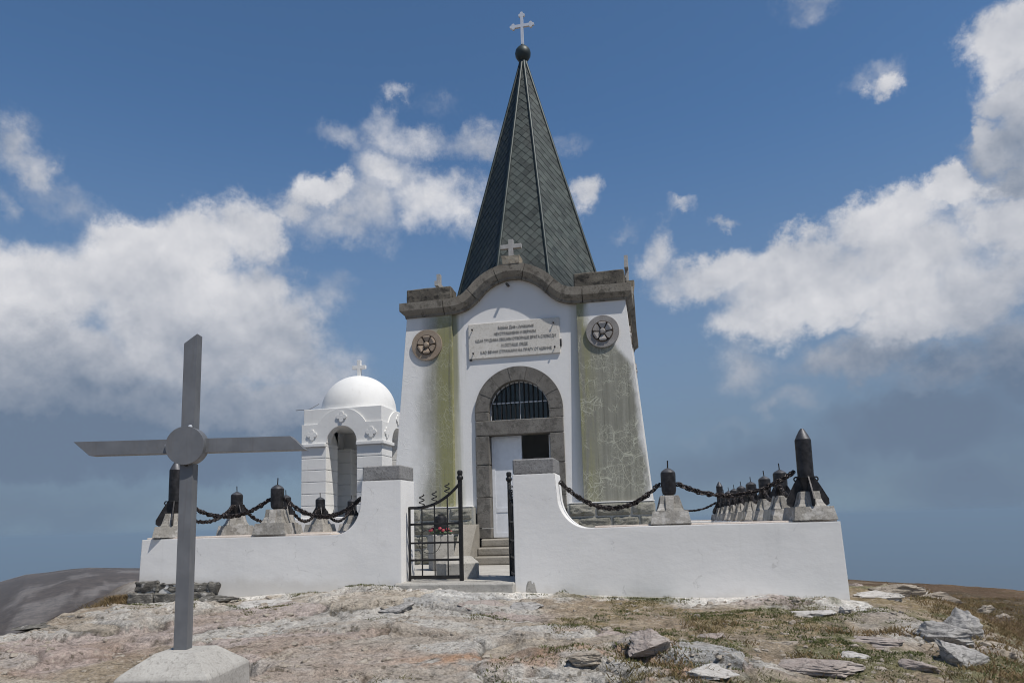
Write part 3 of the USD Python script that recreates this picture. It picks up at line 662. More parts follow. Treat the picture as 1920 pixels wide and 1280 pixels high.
# ------------------------------------------------------------------ the chapel
CH = thing('chapel', 'white mountain chapel with curved stone gable and tall dark slate spire', 'chapel')
CY, HALF = 2.03, 2.10       # centre of the square plan, half width at the cornice
YP = CY-HALF                # pier face at the cornice, -.07
def spin(m, k):             # the same on another face of the square tower
    m = m.copy(); m.apply_transform(RM(k*PI/2, [0, 0, 1], [0, CY, 0])); return m
GX = [0, .15, .32, .5, .7, .86, 1.0, 1.15, 1.35]; GZ = [5.562, 5.553, 5.508, 5.43, 5.295, 5.135, 5.025, 4.985, 4.975]
from scipy.interpolate import PchipInterpolator
gtop = PchipInterpolator(GX+[1.6, 2.3], GZ+[4.972, 4.968])
def gable_z(x): return float(gtop(abs(x)))
# walls: a slab on each side, the front one with the doorway
DX, DW, ZD, ZS, RI, RO = .045, .57, .435, 2.77, .57, .83     # door axis, half width, sill, spring line, inner and outer radius
gx = np.linspace(-2.02, 2.02, 61)
outline = Polygon([(-2.02, .9), (2.02, .9)]+[(x, gable_z(x)-.25) for x in gx[::-1]])
door_hole = Polygon([(DX-RO+.02, .3), (DX+RO-.02, .3)]+arc(DX, ZS, RO-.02, 0, 180, 30))
part(CH, 'front_wall', ext_y(outline.difference(door_hole), 0.0, .34), FRONT)
for k, nm in ((1, 'side_wall'), (2, 'back_wall'), (3, 'side_wall')):
    part(CH, nm, spin(ext_y(outline, 0.0, .34), k), WHITE)
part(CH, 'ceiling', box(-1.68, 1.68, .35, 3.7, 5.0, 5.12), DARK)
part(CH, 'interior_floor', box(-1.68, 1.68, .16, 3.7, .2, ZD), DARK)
def pier(sx, sy):
    xb, xt, yb, yt = 2.385, 2.10, CY-.14+.0, CY-YP
    a = (1.2, xb, 1.35, CY+.14); b = (1.2, xt, 1.35, HALF)
    A = tuple(sorted((sx*a[0], sx*a[1])))+tuple(sorted((CY+sy*a[2], CY+sy*a[3]))); Bq = tuple(sorted((sx*b[0], sx*b[1])))+tuple(sorted((CY+sy*b[2], CY+sy*b[3])))
    return frust(A, 1.03, Bq, 4.70)
part(CH, 'corner_pier', pier(-1, -1), STAIN_L); part(CH, 'corner_pier', pier(1, -1), STAIN_R, label='pier with a wide green and grey stain and pale cracks')
part(CH, 'corner_pier', pier(-1, 1), WHITE); part(CH, 'corner_pier', pier(1, 1), WHITE)
# cornice blocks swept along the gable line and mitred at the corners
PROF = [(.0, 0.0), (.115, 0.0), (.115, -.155), (.105, -.165), (.055, -.215), (.03, -.235), (.022, -.285), (.0, -.285)]   # (proud of the pier face, below the top edge)
def cornice_piece(x0, x1, corner0=0, corner1=0, n=14, gap=.006):
    xs = np.linspace(x0, x1, n); secs = []
    for i, x in enumerate(xs):
        e = 1e-3; t = np.array([2*e, gable_z(x+e)-gable_z(x-e)]); t /= np.linalg.norm(t); nn = np.array([-t[1], t[0]])
        if abs(x) > 1.5: nn = np.array([0, 1.0])
        sec = []
        for o, d in PROF:
            o2 = o if o > 0 else -.20
            px, pz = x+nn[0]*d, gable_z(x)+nn[1]*d
            if i == 0: px += (gap if not corner0 else -max(o2, -.2)*1.0)
            if i == n-1: px += (-gap if not corner1 else max(o2, -.2)*1.0)
            sec.append((px, YP-o2, pz))
        secs.append(sec)
    V = np.array(secs).reshape(-1, 3); m = len(PROF); Fs = []
    for i in range(n-1):
        for j in range(m):
            a, b = i*m+j, i*m+(j+1) % m
            Fs += [(a, b, b+m), (a, b+m, a+m)]
    for j in range(1, m-1):
        Fs += [(0, j+1, j), ((n-1)*m, (n-1)*m+j, (n-1)*m+j+1)]
    q = trimesh.Trimesh(V, Fs, process=False); q.fix_normals(); return q
JOINTS = [-2.1, -1.34, -.86, -.35, .28, .83, 1.33, 2.1]
for k in range(4):
    for a, b in zip(JOINTS, JOINTS[1:]):
        part(CH, 'cornice_block', spin(cornice_piece(a, b, a == -2.1, b == 2.1, 16 if abs(a+b) < 3 else 4), k), CORNICE)
# parapet blocks standing on the cornice corners, gable crosses
for k in range(4):
    for x0, x1, sd in ((-2.10, -1.20, 1), (1.17, 2.10, 2)):
        if k in (1, 3): x0, x1 = (x0+.42, x1) if x0 < 0 else (x0, x1-.42)
        m = cbox(x0, x1, YP-.02, YP+.40, 4.985, 5.265, .02)
        part(CH, 'parapet_block', spin(rough(m, .014, 5, 70+k*3+sd, .08), k), PARAPET)
    m = frust((-.15, .17, YP-.12, YP+.16), 5.545, (-.165, .185, YP-.14, YP+.18), 5.70)
    part(CH, 'cross_base', spin(rough(m, .015, 7, 90+k, .06), k), YELLOWSTONE)
    c = unary_union([sbox(-.045, 5.69, .045, 6.06), sbox(-.20, 5.885, .20, 5.965)])
    if k in (1, 3): c = unary_union([sbox(-.06, 5.69, .06, 6.30), sbox(-.22, 5.98, .22, 6.09)])
    part(CH, 'gable_cross', spin(ext_y(c, YP-.03, YP+.05), k), GREYCROSS)
# medallions with a six petalled rosette
def medallion(x, z, yf, k, mring, mros, lab=None):
    ring = trimesh.creation.annulus(r_min=.185, r_max=.30, height=.045, sections=48); 
    def place(m):
        m = m.copy(); m.apply_transform(RM(PI/2, [1, 0, 0])); m.apply_translation([x, yf, z]); return spin(m, k)
    disc = trimesh.creation.cylinder(radius=.19, height=.03, sections=40); disc.apply_translation([0, 0, -.01])
    md = part(CH, 'medallion', place(ring), mring, label=lab)
    part(md, 'ground_disc', place(disc), DARKSTONE)
    hub = lathe([(0, .07), (.035, .066), (.052, .045), (.055, .0), (0, 0)], 20); part(md, 'hub', place(hub), mros, smooth=40)
    for j in range(6):
        a = j*PI/3+PI/2
        q = []
        for rr, w, h in ((.062, .022, .02), (.10, .045, .035), (.145, .068, .055), (.172, .058, .05), (.178, .0, .045)):
            for sg in (-1, 1): q += [(rr, sg*w, 0.0), (rr, sg*w, h)]
            q.append((rr-.0, 0, h-.018))
        m = hull(q); m.apply_transform(RM(a, [0, 0, 1])); part(md, 'petal', place(m), mros)
    rim = trimesh.creation.annulus(r_min=.178, r_max=.196, height=.06, sections=40); part(md, 'rim', place(rim), DARKSTONE)
DARKSTONE = mat_stone('dark_rosette_ground', (.075, .055, .042), (.10, .08, .062), (.05, .04, .03), sc=2, jitter=0)
medallion(-1.690, 4.125, -.10, 0, ROSETTE_L, ROSETTE_L, 'brownish stone medallion')
medallion(1.665, 4.115, -.10, 0, ROSETTE_R, ROSETTE_R, 'grey stone medallion')
for x in (-1.68, 1.67): medallion(x, 4.12, -.095+.02, 1, ROSETTE_R, ROSETTE_R)
# foundation of rusticated blocks
def rustic(x0, x1, yf, z0, z1, seed, depth=.5, k=0):
    m = cbox(x0+.008, x1-.008, yf, yf+depth, z0+.007, z1-.007, .03)
    v, f = trimesh.remesh.subdivide_to_size(m.vertices, m.faces, .05); m = trimesh.Trimesh(v, f); m.merge_vertices()
    v = m.vertices.copy(); fr = (v[:, 1] < yf+.02) 
    ed = np.minimum.reduce([v[:, 0]-x0, x1-v[:, 0], v[:, 2]-z0, z1-v[:, 2]])
    v[:, 1] -= np.where(fr, sst(ed, .015, .075)*(.008+.11*np.abs(meshkit.fbm(v*np.array([11, 11, 15]), 3, seed)-.42)), 0)
    m.vertices = v
    return spin(m, k)
fs = 0
for k in (0, 1, 3):
    for row, (z0, z1) in enumerate(((.78, 1.015), (.53, .78), (.28, .53), (.0, .28))):
        for xa, xb in ((-2.44, -.57-.265), (.66+.265, 2.44)) if k == 0 else ((-2.2, 2.2),):
            x = xa
            while x < xb-.05:
                wd = min([.62, .48, .75, .55][(fs*7+row*3) % 4], xb-x)
                if xb-x-wd < .22: wd = xb-x
                part(CH, 'foundation_stone', rustic(x, x+wd, -.215 if k == 0 else -.33, z0, z1, 200+fs, .6, k), RUSTIC, smooth=30); fs += 1
                x += wd
for xa, xb in ((-2.40, -.815), (.905, 2.40)): part(CH, 'mortar_core', box(xa, xb, -.19, .33, 0, 1.01), MORTAR)
part(CH, 'base_moulding', cat(cbox(-2.43, -.60-.24, -.20, .2, 1.016, 1.034, .004), cbox(.65+.27, 2.43, -.20, .2, 1.016, 1.034, .004)), WHITE)

# doorway: arch stones, jamb stones, lintel
DR = part(CH, 'door_lintel', cbox(DX-RO+.006, DX+RO-.004, -.058, .20, 2.325, 2.60, .012), GRANITE)
NV = 7
for i in range(NV):
    a0, a1 = 180*i/NV, 180*(i+1)/NV
    pl = Polygon(arc(DX, ZS, RO, a0+.15, a1-.15, 7)+arc(DX, ZS, RI, a1-.2, a0+.2, 7))
    part(CH, 'arch_stone', ext_y(pl, -.05-.004*(i % 2), .20), GRANITE)
for sx in (-1, 1):
    zz = [.0 if sx < 0 else .0, .62, 1.18, 1.78, 2.322]; zz[0] = ZD
    for i, (a, b) in enumerate(zip(zz, zz[1:])):
        x0, x1 = sorted((DX+sx*DW, DX+sx*RO)); part(CH, 'jamb_stone', cbox(x0, x1, -.052-.003*(i % 2), .20, a+.004, b-.004, .010), GRANITE)
    x0, x1 = sorted((DX+sx*RI, DX+sx*RO)); part(CH, 'jamb_stone', cbox(x0, x1, -.05, .20, 2.604, ZS-.004, .010), GRANITE)
# lunette window over the door: frame, mullion, transom, panes, iron bars
lun = Polygon([(DX-RI, 2.604), (DX+RI, 2.604)]+arc(DX, ZS, RI, 0, 180, 40))
WN = part(CH, 'arched_window', ext_y(lun.difference(lun.buffer(-.022)), .11, .15), WHITEPAINT, label='arched window over the door')
part(WN, 'mullion', box(DX-.012, DX+.012, .108, .148, 2.62, ZS+RI-.02), WHITEPAINT)
part(WN, 'transom', box(DX-RI+.02, DX+RI-.02, .106, .146, 2.93, 2.95), WHITEPAINT)
for sx in (-1, 1):
    for z0, z1 in ((2.62, 2.93), (2.95, 3.4)):
        q = lun.buffer(-.02).intersection(sbox(min(DX+sx*.012, DX+sx*.6), z0, max(DX+sx*.012, DX+sx*.6), z1))
        part(WN, 'pane', ext_y(q, .126, .130), GLASS)
for i in range(13):
    x = DX-RI+.045+(2*RI-.09)*i/12
    h = ZS+math.sqrt(max(RI**2-(x-DX)**2, 0))-.01
    part(WN, 'window_bar', rod((x, .08, 2.60), (x, .08, h), .009), IRON)
# double door: the left leaf shut with a pale blue cross, the right leaf swung inwards
DL = part(CH, 'door', cbox(DX-DW+.005, DX+.008, .13, .175, ZD+.01, 2.322, .006), WHITEPAINT, label='shut left leaf of the white door, pale blue cross')
px = DX-DW/2
part(DL, 'cross_vertical', box(px+.11, px+.135, .126, .132, 1.05, 1.78), BLUEPAINT); part(DL, 'cross_arm', box(px-.02, px+.265, .1255, .1315, 1.52, 1.545), BLUEPAINT)
for x in (DX-DW+.035, DX-.03): part(DL, 'stile', box(x-.03, x+.03, .122, .131, ZD+.02, 2.31), WHITEPAINT)
for z in (ZD+.06, .95, 2.25): part(DL, 'rail', box(DX-DW+.066, DX-.061, .122, .131, z-.04, z+.04), WHITEPAINT)
part(DL, 'handle', cat(rod((DX-.03, .125, 1.38), (DX-.03, .07, 1.38), .010), rod((DX-.03, .075, 1.38), (DX-.13, .075, 1.38), .010)), BOLT)
part(CH, 'door', cbox(DX+DW-.06, DX+DW-.015, .2, .74, ZD+.01, 2.322, .006), WHITEPAINT, label='right leaf of the white door, swung inwards')
# drain spout in the gable
part(CH, 'drain_pipe', rod((-.085, .02, 5.185), (-.085, -.165, 5.165), .026, 12), BOLT)
# ---- slate spire
APEX, ZB0, AH, RA = np.array([0, CY, 11.19]), 5.05, .335, None
ROTO = math.radians(3.5)
def spire_ring(z):
    """eight hip points of the spire at height z (front facet first)"""
    s = (11.35-z)/(11.35-5.9); a, h = 1.405*s, .49*s
    P = np.array([(-h, -a), (h, -a), (a, -h), (a, h), (h, a), (-h, a), (-a, h), (-a, -h)])
    c, q = math.cos(ROTO), math.sin(ROTO)
    return np.stack([P[:, 0]*c-P[:, 1]*q, CY+P[:, 0]*q+P[:, 1]*c, np.full(8, z)], 1)
lo, hi = spire_ring(ZB0), spire_ring(11.16)
SP = part(CH, 'spire', hull(np.vstack([lo, hi])), COPPER, label='tall eight sided spire clad in grey green slates')
tiles = []
for f in range(8):
    A, B_, C, D = lo[f], lo[(f+1) % 8], hi[(f+1) % 8], hi[f]
    ex = (B_-A)/np.linalg.norm(B_-A); mid0, mid1 = (A+B_)/2, (C+D)/2
    up = mid1-mid0; Lh = np.linalg.norm(up); up /= Lh; nrm = np.cross(ex, up)
    tri = Polygon([(-(np.linalg.norm(B_-A))/2, 0), (np.linalg.norm(B_-A)/2, 0), (np.linalg.norm(C-D)/2, Lh), (-np.linalg.norm(C-D)/2, Lh)])
    pw, ph = .185, .205
    row = 0; v = -.1
    while v < Lh+.2:
        off = (row % 2)*pw/2; u = -1.5+off
        while u < 1.5:
            dm = Polygon([(u-pw/2, v), (u, v-ph/2), (u+pw/2, v), (u, v+ph/2)]).intersection(tri)
            if not dm.is_empty and dm.geom_type == 'Polygon' and dm.area > .0012:
                tiles.append((f, v, u, dm, (mid0, ex, up, nrm), pw, ph))
            u += pw
        v += ph/2; row += 1
def tile_mesh(t, rs):
    f, v, u, dm, (o, ex, up, nrm), pw, ph = t
    c = np.array(dm.exterior.coords)[:-1]
    ctr = c.mean(0); c = ctr+(c-ctr)*.99
    if dm.exterior.is_ccw is False: c = c[::-1]
    lift = lambda q: .004+.011*np.clip((v+ph/2-q[1])/ph, 0, 1)+rs*.004
    top = [o+ex*q[0]+up*q[1]+nrm*lift(q) for q in c]; bot = [o+ex*q[0]+up*q[1]+nrm*(-.002) for q in c]
    n = len(c); V = np.array(top+bot); Fs = [(0, i, i+1) for i in range(1, n-1)]
    for i in range(n): j = (i+1) % n; Fs += [(i, i+n, j+n), (i, j+n, j)]
    return trimesh.Trimesh(V, Fs, process=False)
front = [t for t in tiles if t[0] in (0, 1, 7)]
front.sort(key=lambda t: -(t[3].area*(1.0 if t[0] == 0 else .9 if t[0] == 1 else .45)*(1 if t[1] > .75 else .3)*(1-.03*t[1])))
keep = front[:300]; ids = set(map(id, keep))
for t in keep: part(SP, 'slate', tile_mesh(t, rng.uniform(0, 1)), SLATE)
rest = [tile_mesh(t, rng.uniform(0, 1)) for t in tiles if id(t) not in ids]
def mat_slate_far():
    g = G(); p = g.pos(); r = g.node('geometry', 'random_per_island')
    n = g.noise(p, 16, 5, .65); n2 = g.noise(g.mapv(p, (1, 1, .35)), 2.2, 4, .6)
    c = g.mix(r, (.014, .020, .018), (.056, .070, .062)); c = g.mix(g.ss(n, .42, .7, 0, .5), c, (.066, .080, .073)); c = g.mix(g.ss(n2, .5, .7, 0, .45), c, (.085, .09, .08))
    return g.done('slate_upper', base_color=c, roughness=g.lin(n, .3, .7, .45, .7), specular_ior_level=.35, normal=g.bump(n, .35, .006))
part(SP, 'slate_field', cat(*rest), mat_slate_far(), kind='stuff')
for i in range(8):
    d = lo[i]-np.array([0, CY, lo[i][2]]); d /= np.linalg.norm(d)
    part(SP, 'hip_roll', rod(lo[i]+d*.012, hi[i]+d*.012, .033, 10), COPPER, smooth=40)
part(CH, 'finial_ball', cat(lathe([(0, 11.06), (.085, 11.08), (.075, 11.20), (.13, 11.235), (.172, 11.31), (.182, 11.385), (.165, 11.46), (.115, 11.525), (.05, 11.55), (.045, 11.60), (0, 11.60)], 28)).apply_translation([0, CY, 0]), COPPER, smooth=40)
cr = unary_union([sbox(-.032, 11.58, .032, 12.36), sbox(-.22, 12.045, .22, 12.115)]+[Point(x, z).buffer(.036) for x, z in
     ((0, 12.39), (-.04, 12.345), (.04, 12.345), (-.25, 12.08), (-.205, 12.04), (-.205, 12.12), (.25, 12.08), (.205, 12.04), (.205, 12.12))])
part(CH, 'spire_cross', ext_y(cr, CY-.025, CY+.025), SILVER)

# ------------------------------------------------------------------ marble plaque
PQ = thing('marble_plaque', 'white marble plaque with five lines of Cyrillic lettering bolted above the door', 'plaque')
part(PQ, 'slab', cbox(-.885, .865, -.035, -.002, 3.80, 4.478, .005), MARBLE)
for i, (t, h, z, xc) in enumerate((('Мојим Див-Јунацима', .062, 4.335, .06), ('НЕУСТРАШИВИМ И ВЕРНИМ', .055, 4.225, .04), ('КОЈИ ГРУДИМА СВОЈИМ ОТВОРИШЕ ВРАТА СЛОБОДИ', .055, 4.112, .045),
                         ('И ОСТАШЕ ОВДЕ', .056, 3.995, .03), ('КАО ВЕЧНИ СТРАЖАРИ НА ПРАГУ ОТАЏБИНЕ', .055, 3.882, .05))):
    m = meshkit.text_mesh(t, h, .004)
    w = m.bounds[1][0]-m.bounds[0][0]
    want = [.68, .80, 1.54, .50, 1.36][i]
    m.apply_scale([want/w, 1, 1]); m.apply_translation([-(m.bounds[0][0]+m.bounds[1][0])/2, 0, 0])
    m.apply_transform(RM(PI/2, [1, 0, 0])); m.apply_translation([xc-.02, -.0365, z])
    part(PQ, 'inscription_line', m, LETTER)
for x, z in ((-.80, 4.36), (-.79, 3.90), (.76, 4.37), (.77, 3.91)):
    part(PQ, 'bolt', cat(rod((x, -.03, z), (x, -.075, z), .010), lathe([(0, .012), (.017, .006), (.019, 0), (0, 0)], 12).apply_transform(RM(PI/2, [1, 0, 0])).apply_translation([x, -.073, z])), BOLT)
part(PQ, 'clamp', cat(box(-.87, -.83, -.04, 0, 3.77, 3.80), box(.866, .895, -.035, 0, 3.93, 4.06)), BOLT)

# ------------------------------------------------------------------ entrance steps
ST = thing('entrance_steps', 'three worn stone steps with sloping cheek blocks below the chapel door', 'steps')
for i, y in enumerate((-.68, -.42, -.16)):
    part(ST, 'step', rough(cbox(-.70, .80, y, .18 if i == 2 else y+.30, .145*i, .145*(i+1)-.002, .022), .004, 6, 20+i, .08), STEP)
for sx in (-1, 1):
    x0, x1 = sorted((-.70-.004 if sx < 0 else .804, -1.0 if sx < 0 else 1.1))
    pl = Polygon([(-.95, 0), (-.95, .14), (-.42, .685), (-.215, .70), (-.215, 0)])
    part(ST, 'cheek_block', rough(ext_x(pl, x0, x1), .006, 6, 31, .08), STEP)

# ------------------------------------------------------------------ iron gate, two leaves
def gate_leaf(name, label, loc, rot):
    t = thing(name, label, 'gate', loc, rot, 'two leaves of the iron gate')
    W = .69
    top = lambda x: .935+.30*max(0, (x-.10)/(W-.10))**2.2
    xs = np.linspace(0, W, 18)
    part(t, 'top_rail', tube([(x, 0, top(x)) for x in xs], .019, 8), IRON, smooth=40)
    part(t, 'hinge_stile', cbox(-.014, .014, -.014, .014, .0, .95, .003), IRON)
    part(t, 'lock_stile', cbox(W-.024, W+.024, -.024, .024, -.02, 1.27, .004), IRON)
    for z, h in ((.05, .022), (.266, .014), (.483, .012), (.722, .014)): part(t, 'rail', cbox(.015, W-.025, -.010, .010, z-h, z+h, .003), IRON)
    for x in (.17, .34, .515):
        part(t, 'bar', rod((x, 0, .05), (x, 0, top(x)), .009), IRON)
        a = np.linspace(0, 2.3*2*PI, 46); rr = .036*np.linspace(1.0, .75, 46)
        pts = np.stack([x+rr*np.sin(a), -.0+rr*np.cos(a), top(x)+.02+.145*a/a[-1]], 1)
        part(t, 'corkscrew', tube(pts, .0075, 6), IRON, smooth=40)
    part(t, 'knob', cat(trimesh.creation.icosphere(3, .042).apply_translation([W, 0, 1.30]), lathe([(0, 1.27), (.03, 1.27), (.03, 1.345), (.036, 1.35), (.036, 1.385), (.02, 1.40), (0, 1.40)], 14).apply_translation([W, 0, 0])), IRON, smooth=40)
    return t
g1 = gate_leaf('iron_gate', 'shut black iron gate leaf with three corkscrew spikes beside the left pier', (-.685, -3.95, 0), 0)
dup(g1, (.715, -3.93, 0), math.atan2(.954, -.30), 'open black iron gate leaf seen edge-on beside the right pier', 'two leaves of the iron gate')
ring = thing('wire_hoop', 'thin wire hoop hanging on the shut gate leaf', 'wire', (-.42, -3.925, .50))
a = np.linspace(0, 2*PI, 40)
part(ring, 'wire', tube(np.stack([.15*np.cos(a), .015*np.sin(3*a), .155*np.sin(a)], 1), .004, 6), BOLT, smooth=40)

# octagonal concrete block behind the gate
cb = thing('octagonal_block', 'grey eight sided concrete block lying behind the iron gate', 'block', (-.17, -3.52, 0), .1)
o1 = [(.29*math.cos(t), .26*math.sin(t), z) for t in np.arange(8)*PI/4+.35 for z in (0.0, .20)]+[(.19*math.cos(t), .17*math.sin(t), .285) for t in np.arange(8)*PI/4+.35]
part(cb, 'block_body', rough(hull(o1), .006, 8, 8, .05), CONCRETE)
# flower stand with a shell and a wreath
fl = thing('shell_memorial', 'black shell with a red flower wreath on a low stone stand behind the gate', 'memorial', (-.95, -1.75, 0))
part(fl, 'stone_stand', rough(cbox(-.17, .17, -.17, .17, 0, .56, .015).apply_transform(RM(.55, [0, 0, 1])), .005, 8, 9, .06), CONCRETE)
part(fl, 'shell_case', lathe([(0, .56), (.105, .56), (.105, .80), (.085, .845), (.05, .86), (.05, .88), (0, .88)], 20), SHELL, smooth=40)
wg = []
for k in range(34):
    t = k/34*2*PI*3.1+rng.normal(0, .12); rr = .17+rng.normal(0, .022); c = np.array([rr*math.cos(t), rr*math.sin(t), .605+rng.normal(0, .018)])
    if k % 2:
        m = cat(*[trimesh.creation.icosphere(1, .017).apply_scale([1, 1, .5]).apply_transform(RM(.5, [0, 1, 0])).apply_translation([.015, 0, .0]).apply_transform(RM(q*2*PI/5, [0, 0, 1])) for q in range(5)])
        m.apply_transform(RM(1.0, [1, 0, 0])); m.apply_translation(c+[0, -.01, .01]); part(fl, 'red_flower', m, RED)
    else:
        m = trimesh.creation.icosphere(1, .03); m.apply_scale([1.2, .7, .4]); m.apply_translation(c); wg.append(m)
part(fl, 'wreath_leaves', cat(*wg), LEAFGREEN, kind='stuff')
a = np.linspace(0, 2*PI, 24); part(fl, 'wreath_ring', tube(np.stack([.165*np.cos(a), .165*np.sin(a), .585+0*a], 1), .02, 8), LEAFGREEN, smooth=40)

# ------------------------------------------------------------------ bell tower beyond the left wall
BT = thing('bell_tower', 'small white domed tower with arched openings left of the chapel', 'tower')
bx0, bx1, by0 = -7.0, -4.66, 5.0; bcx = (bx0+bx1)/2; BW = bx1-bx0; by1 = by0+BW; bcy = by0+BW/2
def bspin(m, k): m = m.copy(); m.apply_transform(RM(k*PI/2, [0, 0, 1], [bcx, bcy, 0])); return m
part(BT, 'plinth', cbox(bx0-.12, bx1+.12, by0-.12, by1+.12, .2, 1.0, .02), WHITE_TOWER)
hw = .435; zs, ztop = 3.02, 3.46
for sx in (0, 1):
    for sy in (0, 1):
        for i in range(6):
            z0, z1 = 1.002+.32*i, 1.002+.32*(i+1)-.018
            if i == 5: z1 = 2.905
            x0 = bx0 if sx == 0 else bx1-.725; y0 = by0 if sy == 0 else by1-.725
            part(BT, 'pier_course', cbox(x0, x0+.725, y0, y0+.725, z0, z1, .006), WHITE_TOWER)
        part(BT, 'pier_core', box((bx0 if sx == 0 else bx1-.725)+.015, (bx0+.725 if sx == 0 else bx1)-.015, (by0 if sy == 0 else by1-.725)+.015, (by0+.725 if sy == 0 else by1)-.015, 1.0, 2.92), WHITE_TOWER)
        part(BT, 'capital', cbox((bx0-.07 if sx == 0 else bx1-.725-.0), (bx0+.725 if sx == 0 else bx1+.07), (by0-.07 if sy == 0 else by1-.725), (by0+.725 if sy == 0 else by1+.07), 2.907, 3.0, .008), WHITE_TOWER)
def quatrefoil(x, z, s=1.0):
    q = unary_union([Point(x+dx*.07*s, z+dz*.07*s).buffer(.05*s) for dx, dz in ((1, 0), (-1, 0), (0, 1), (0, -1))]+[sbox(x-.03*s, z-.06*s, x+.03*s, z+.06*s), sbox(x-.06*s, z-.03*s, x+.06*s, z+.03*s)])
    return q
for k in range(4):
    f = Polygon([(bx0, 3.002), (bcx-hw, 3.002)]+arc(bcx, zs, hw, 180, 0, 28)+[(bcx+hw, 3.002), (bx1, 3.002), (bx1, 3.53)]+[(bcx+.80*math.cos(t), 3.14+.80*math.sin(t)) for t in np.linspace(math.radians(29.2), PI-math.radians(29.2), 24)]+[(bx0, 3.53)])
    f = f.buffer(0)
    if k in (1, 3): f = f.intersection(sbox(bx0+.303, 0, bx1-.303, 9))
    part(BT, 'arch_front', bspin(ext_y(f, by0, by0+.30), k), WHITE_TOWER)
    for (x, z) in ((bcx, 3.70), (bcx-.86, 3.24), (bcx+.86, 3.24)):
        part(BT, 'cross_ornament', bspin(ext_y(quatrefoil(x, z, 1.25), by0-.03, by0+.01), k), WHITE_TOWER)
part(BT, 'upper_block', cbox(bx0+.03, bx1-.03, by0+.045, by1-.045, 3.50, 3.96, .01), WHITE_TOWER)
for k in (1, 2): pass
part(BT, 'closed_wall', box(bx0+.20, bx0+.30, by0+.72, by1-.72, 1.0, 3.49), WHITE_TOWER)
part(BT, 'closed_wall', box(bx0+.72, bx1-.72, by1-.30, by1-.20, 1.0, 3.49), WHITE_TOWER)
a = np.linspace(0, PI/2, 16)
part(BT, 'dome', lathe([(1.08, 3.955)]+[(1.06*math.cos(t), 3.99+1.05*math.sin(t)) for t in a], 48).apply_translation([bcx, bcy, 0]), WHITE_TOWER, smooth=60)
c = unary_union([sbox(-.05, 5.0, .05, 5.52), sbox(-.20, 5.26, .20, 5.36)])
part(BT, 'dome_cross', ext_y(c, -.05, .05).apply_translation([bcx, bcy, 0]), WHITE_TOWER)
part(BT, 'wire', tube([(bcx-.95, bcy-.6, 4.2), (bcx-1.15, bcy-.8, 4.02), (bcx-1.5, bcy-.9, 4.0)], .008, 6), BOLT)

# ------------------------------------------------------------------ bomb posts
def pedestal(t, w=.238, h1=.155, h2=.185):
    part(t, 'pedestal_base', rough(frust((-w, w, -w, w), 0, (-w*.88, w*.88, -w*.88, w*.88), h1), .006, 8, 12, .06), PEDESTAL)
    ws = [(0, .160), (.22, .136), (.5, .118), (1.0, .108)]
    secs = [np.array([(sx*q, sy*q, h1+.001+f*h2) for sx, sy in ((-1, -1), (1, -1), (1, 1), (-1, 1))]) for f, q in ws]
    part(t, 'pedestal_neck', rough(cat(*[hull(np.vstack([a, b])) for a, b in zip(secs, secs[1:])]), .004, 9, 13), PEDESTAL)
    for k in range(4):
        r = frust((-.05, .05, -.168, -.10), h1+.001, (-.05, .05, -.116, -.09), h1+h2-.008); r.apply_transform(RM(k*PI/2, [0, 0, 1])); part(t, 'pedestal_rib', r, PEDESTAL)
    return h1+h2
ZT = ZW+.02
SH = 'shells standing on the low walls'
def plain_shell(label, loc, rz):
    t = thing('shell_post', label, 'shell post', loc, rz, SH); z = pedestal(t)
    part(t, 'shell_body', lathe([(0, z-.002), (.045, z), (.078, z+.022), (.088, z+.07), (.09, z+.265), (.086, z+.285), (0, z+.285)], 22), SHELL, smooth=35)
    part(t, 'shell_nose', lathe([(0, z+.284), (.086, z+.285), (.072, z+.305), (.035, z+.33), (.014, z+.338), (0, z+.338)], 22), SHELL_TIP, smooth=35)
    part(t, 'fuse_pin', rod((0, 0, z+.335), (.004, 0, z+.43), .008), IRON)
    for s in (-1, 1): part(t, 'shackle', trimesh.creation.torus(.022, .008, 14, 6).apply_transform(RM(PI/2, [1, 0, 0])).apply_translation([s*.105, 0, z+.135]), IRON, smooth=40)
    return t
def finned(t, z, s=1.0):
    for k in range(4):
        pl = Polygon([(.02, .20), (.05, .24), (.10, .19), (.215, -.0), (.215, -.06), (.185, -.10), (.13, -.10), (.05, -.02), (.02, .06)])
        pl = pl.buffer(.012).buffer(-.006)
        m = ext_y(pl, -.008, .008); m.apply_scale([s, 1, s]); m.apply_transform(RM(k*PI/2+PI/4, [0, 0, 1])); m.apply_translation([0, 0, z]); part(t, 'fin', m, SHELL)
def mortar_bomb(label, loc, rz):
    t = thing('finned_bomb_post', label, 'bomb post', loc, rz, 'finned bombs on the side walls'); z = pedestal(t)
    part(t, 'bomb_body', lathe([(0, z-.06), (.05, z-.06), (.052, z+.03), (.088, z+.10), (.096, z+.15), (.096, z+.31), (.09, z+.325), (0, z+.325)], 22), SHELL, smooth=35)
    part(t, 'bomb_nose', lathe([(0, z+.324), (.09, z+.325), (.07, z+.345), (.03, z+.368), (.014, z+.375), (0, z+.375)], 22), SHELL_TIP, smooth=35)
    part(t, 'fuse_pin', rod((0, 0, z+.37), (-.006, 0, z+.465), .008), IRON); finned(t, z+.04, .75)
    return t
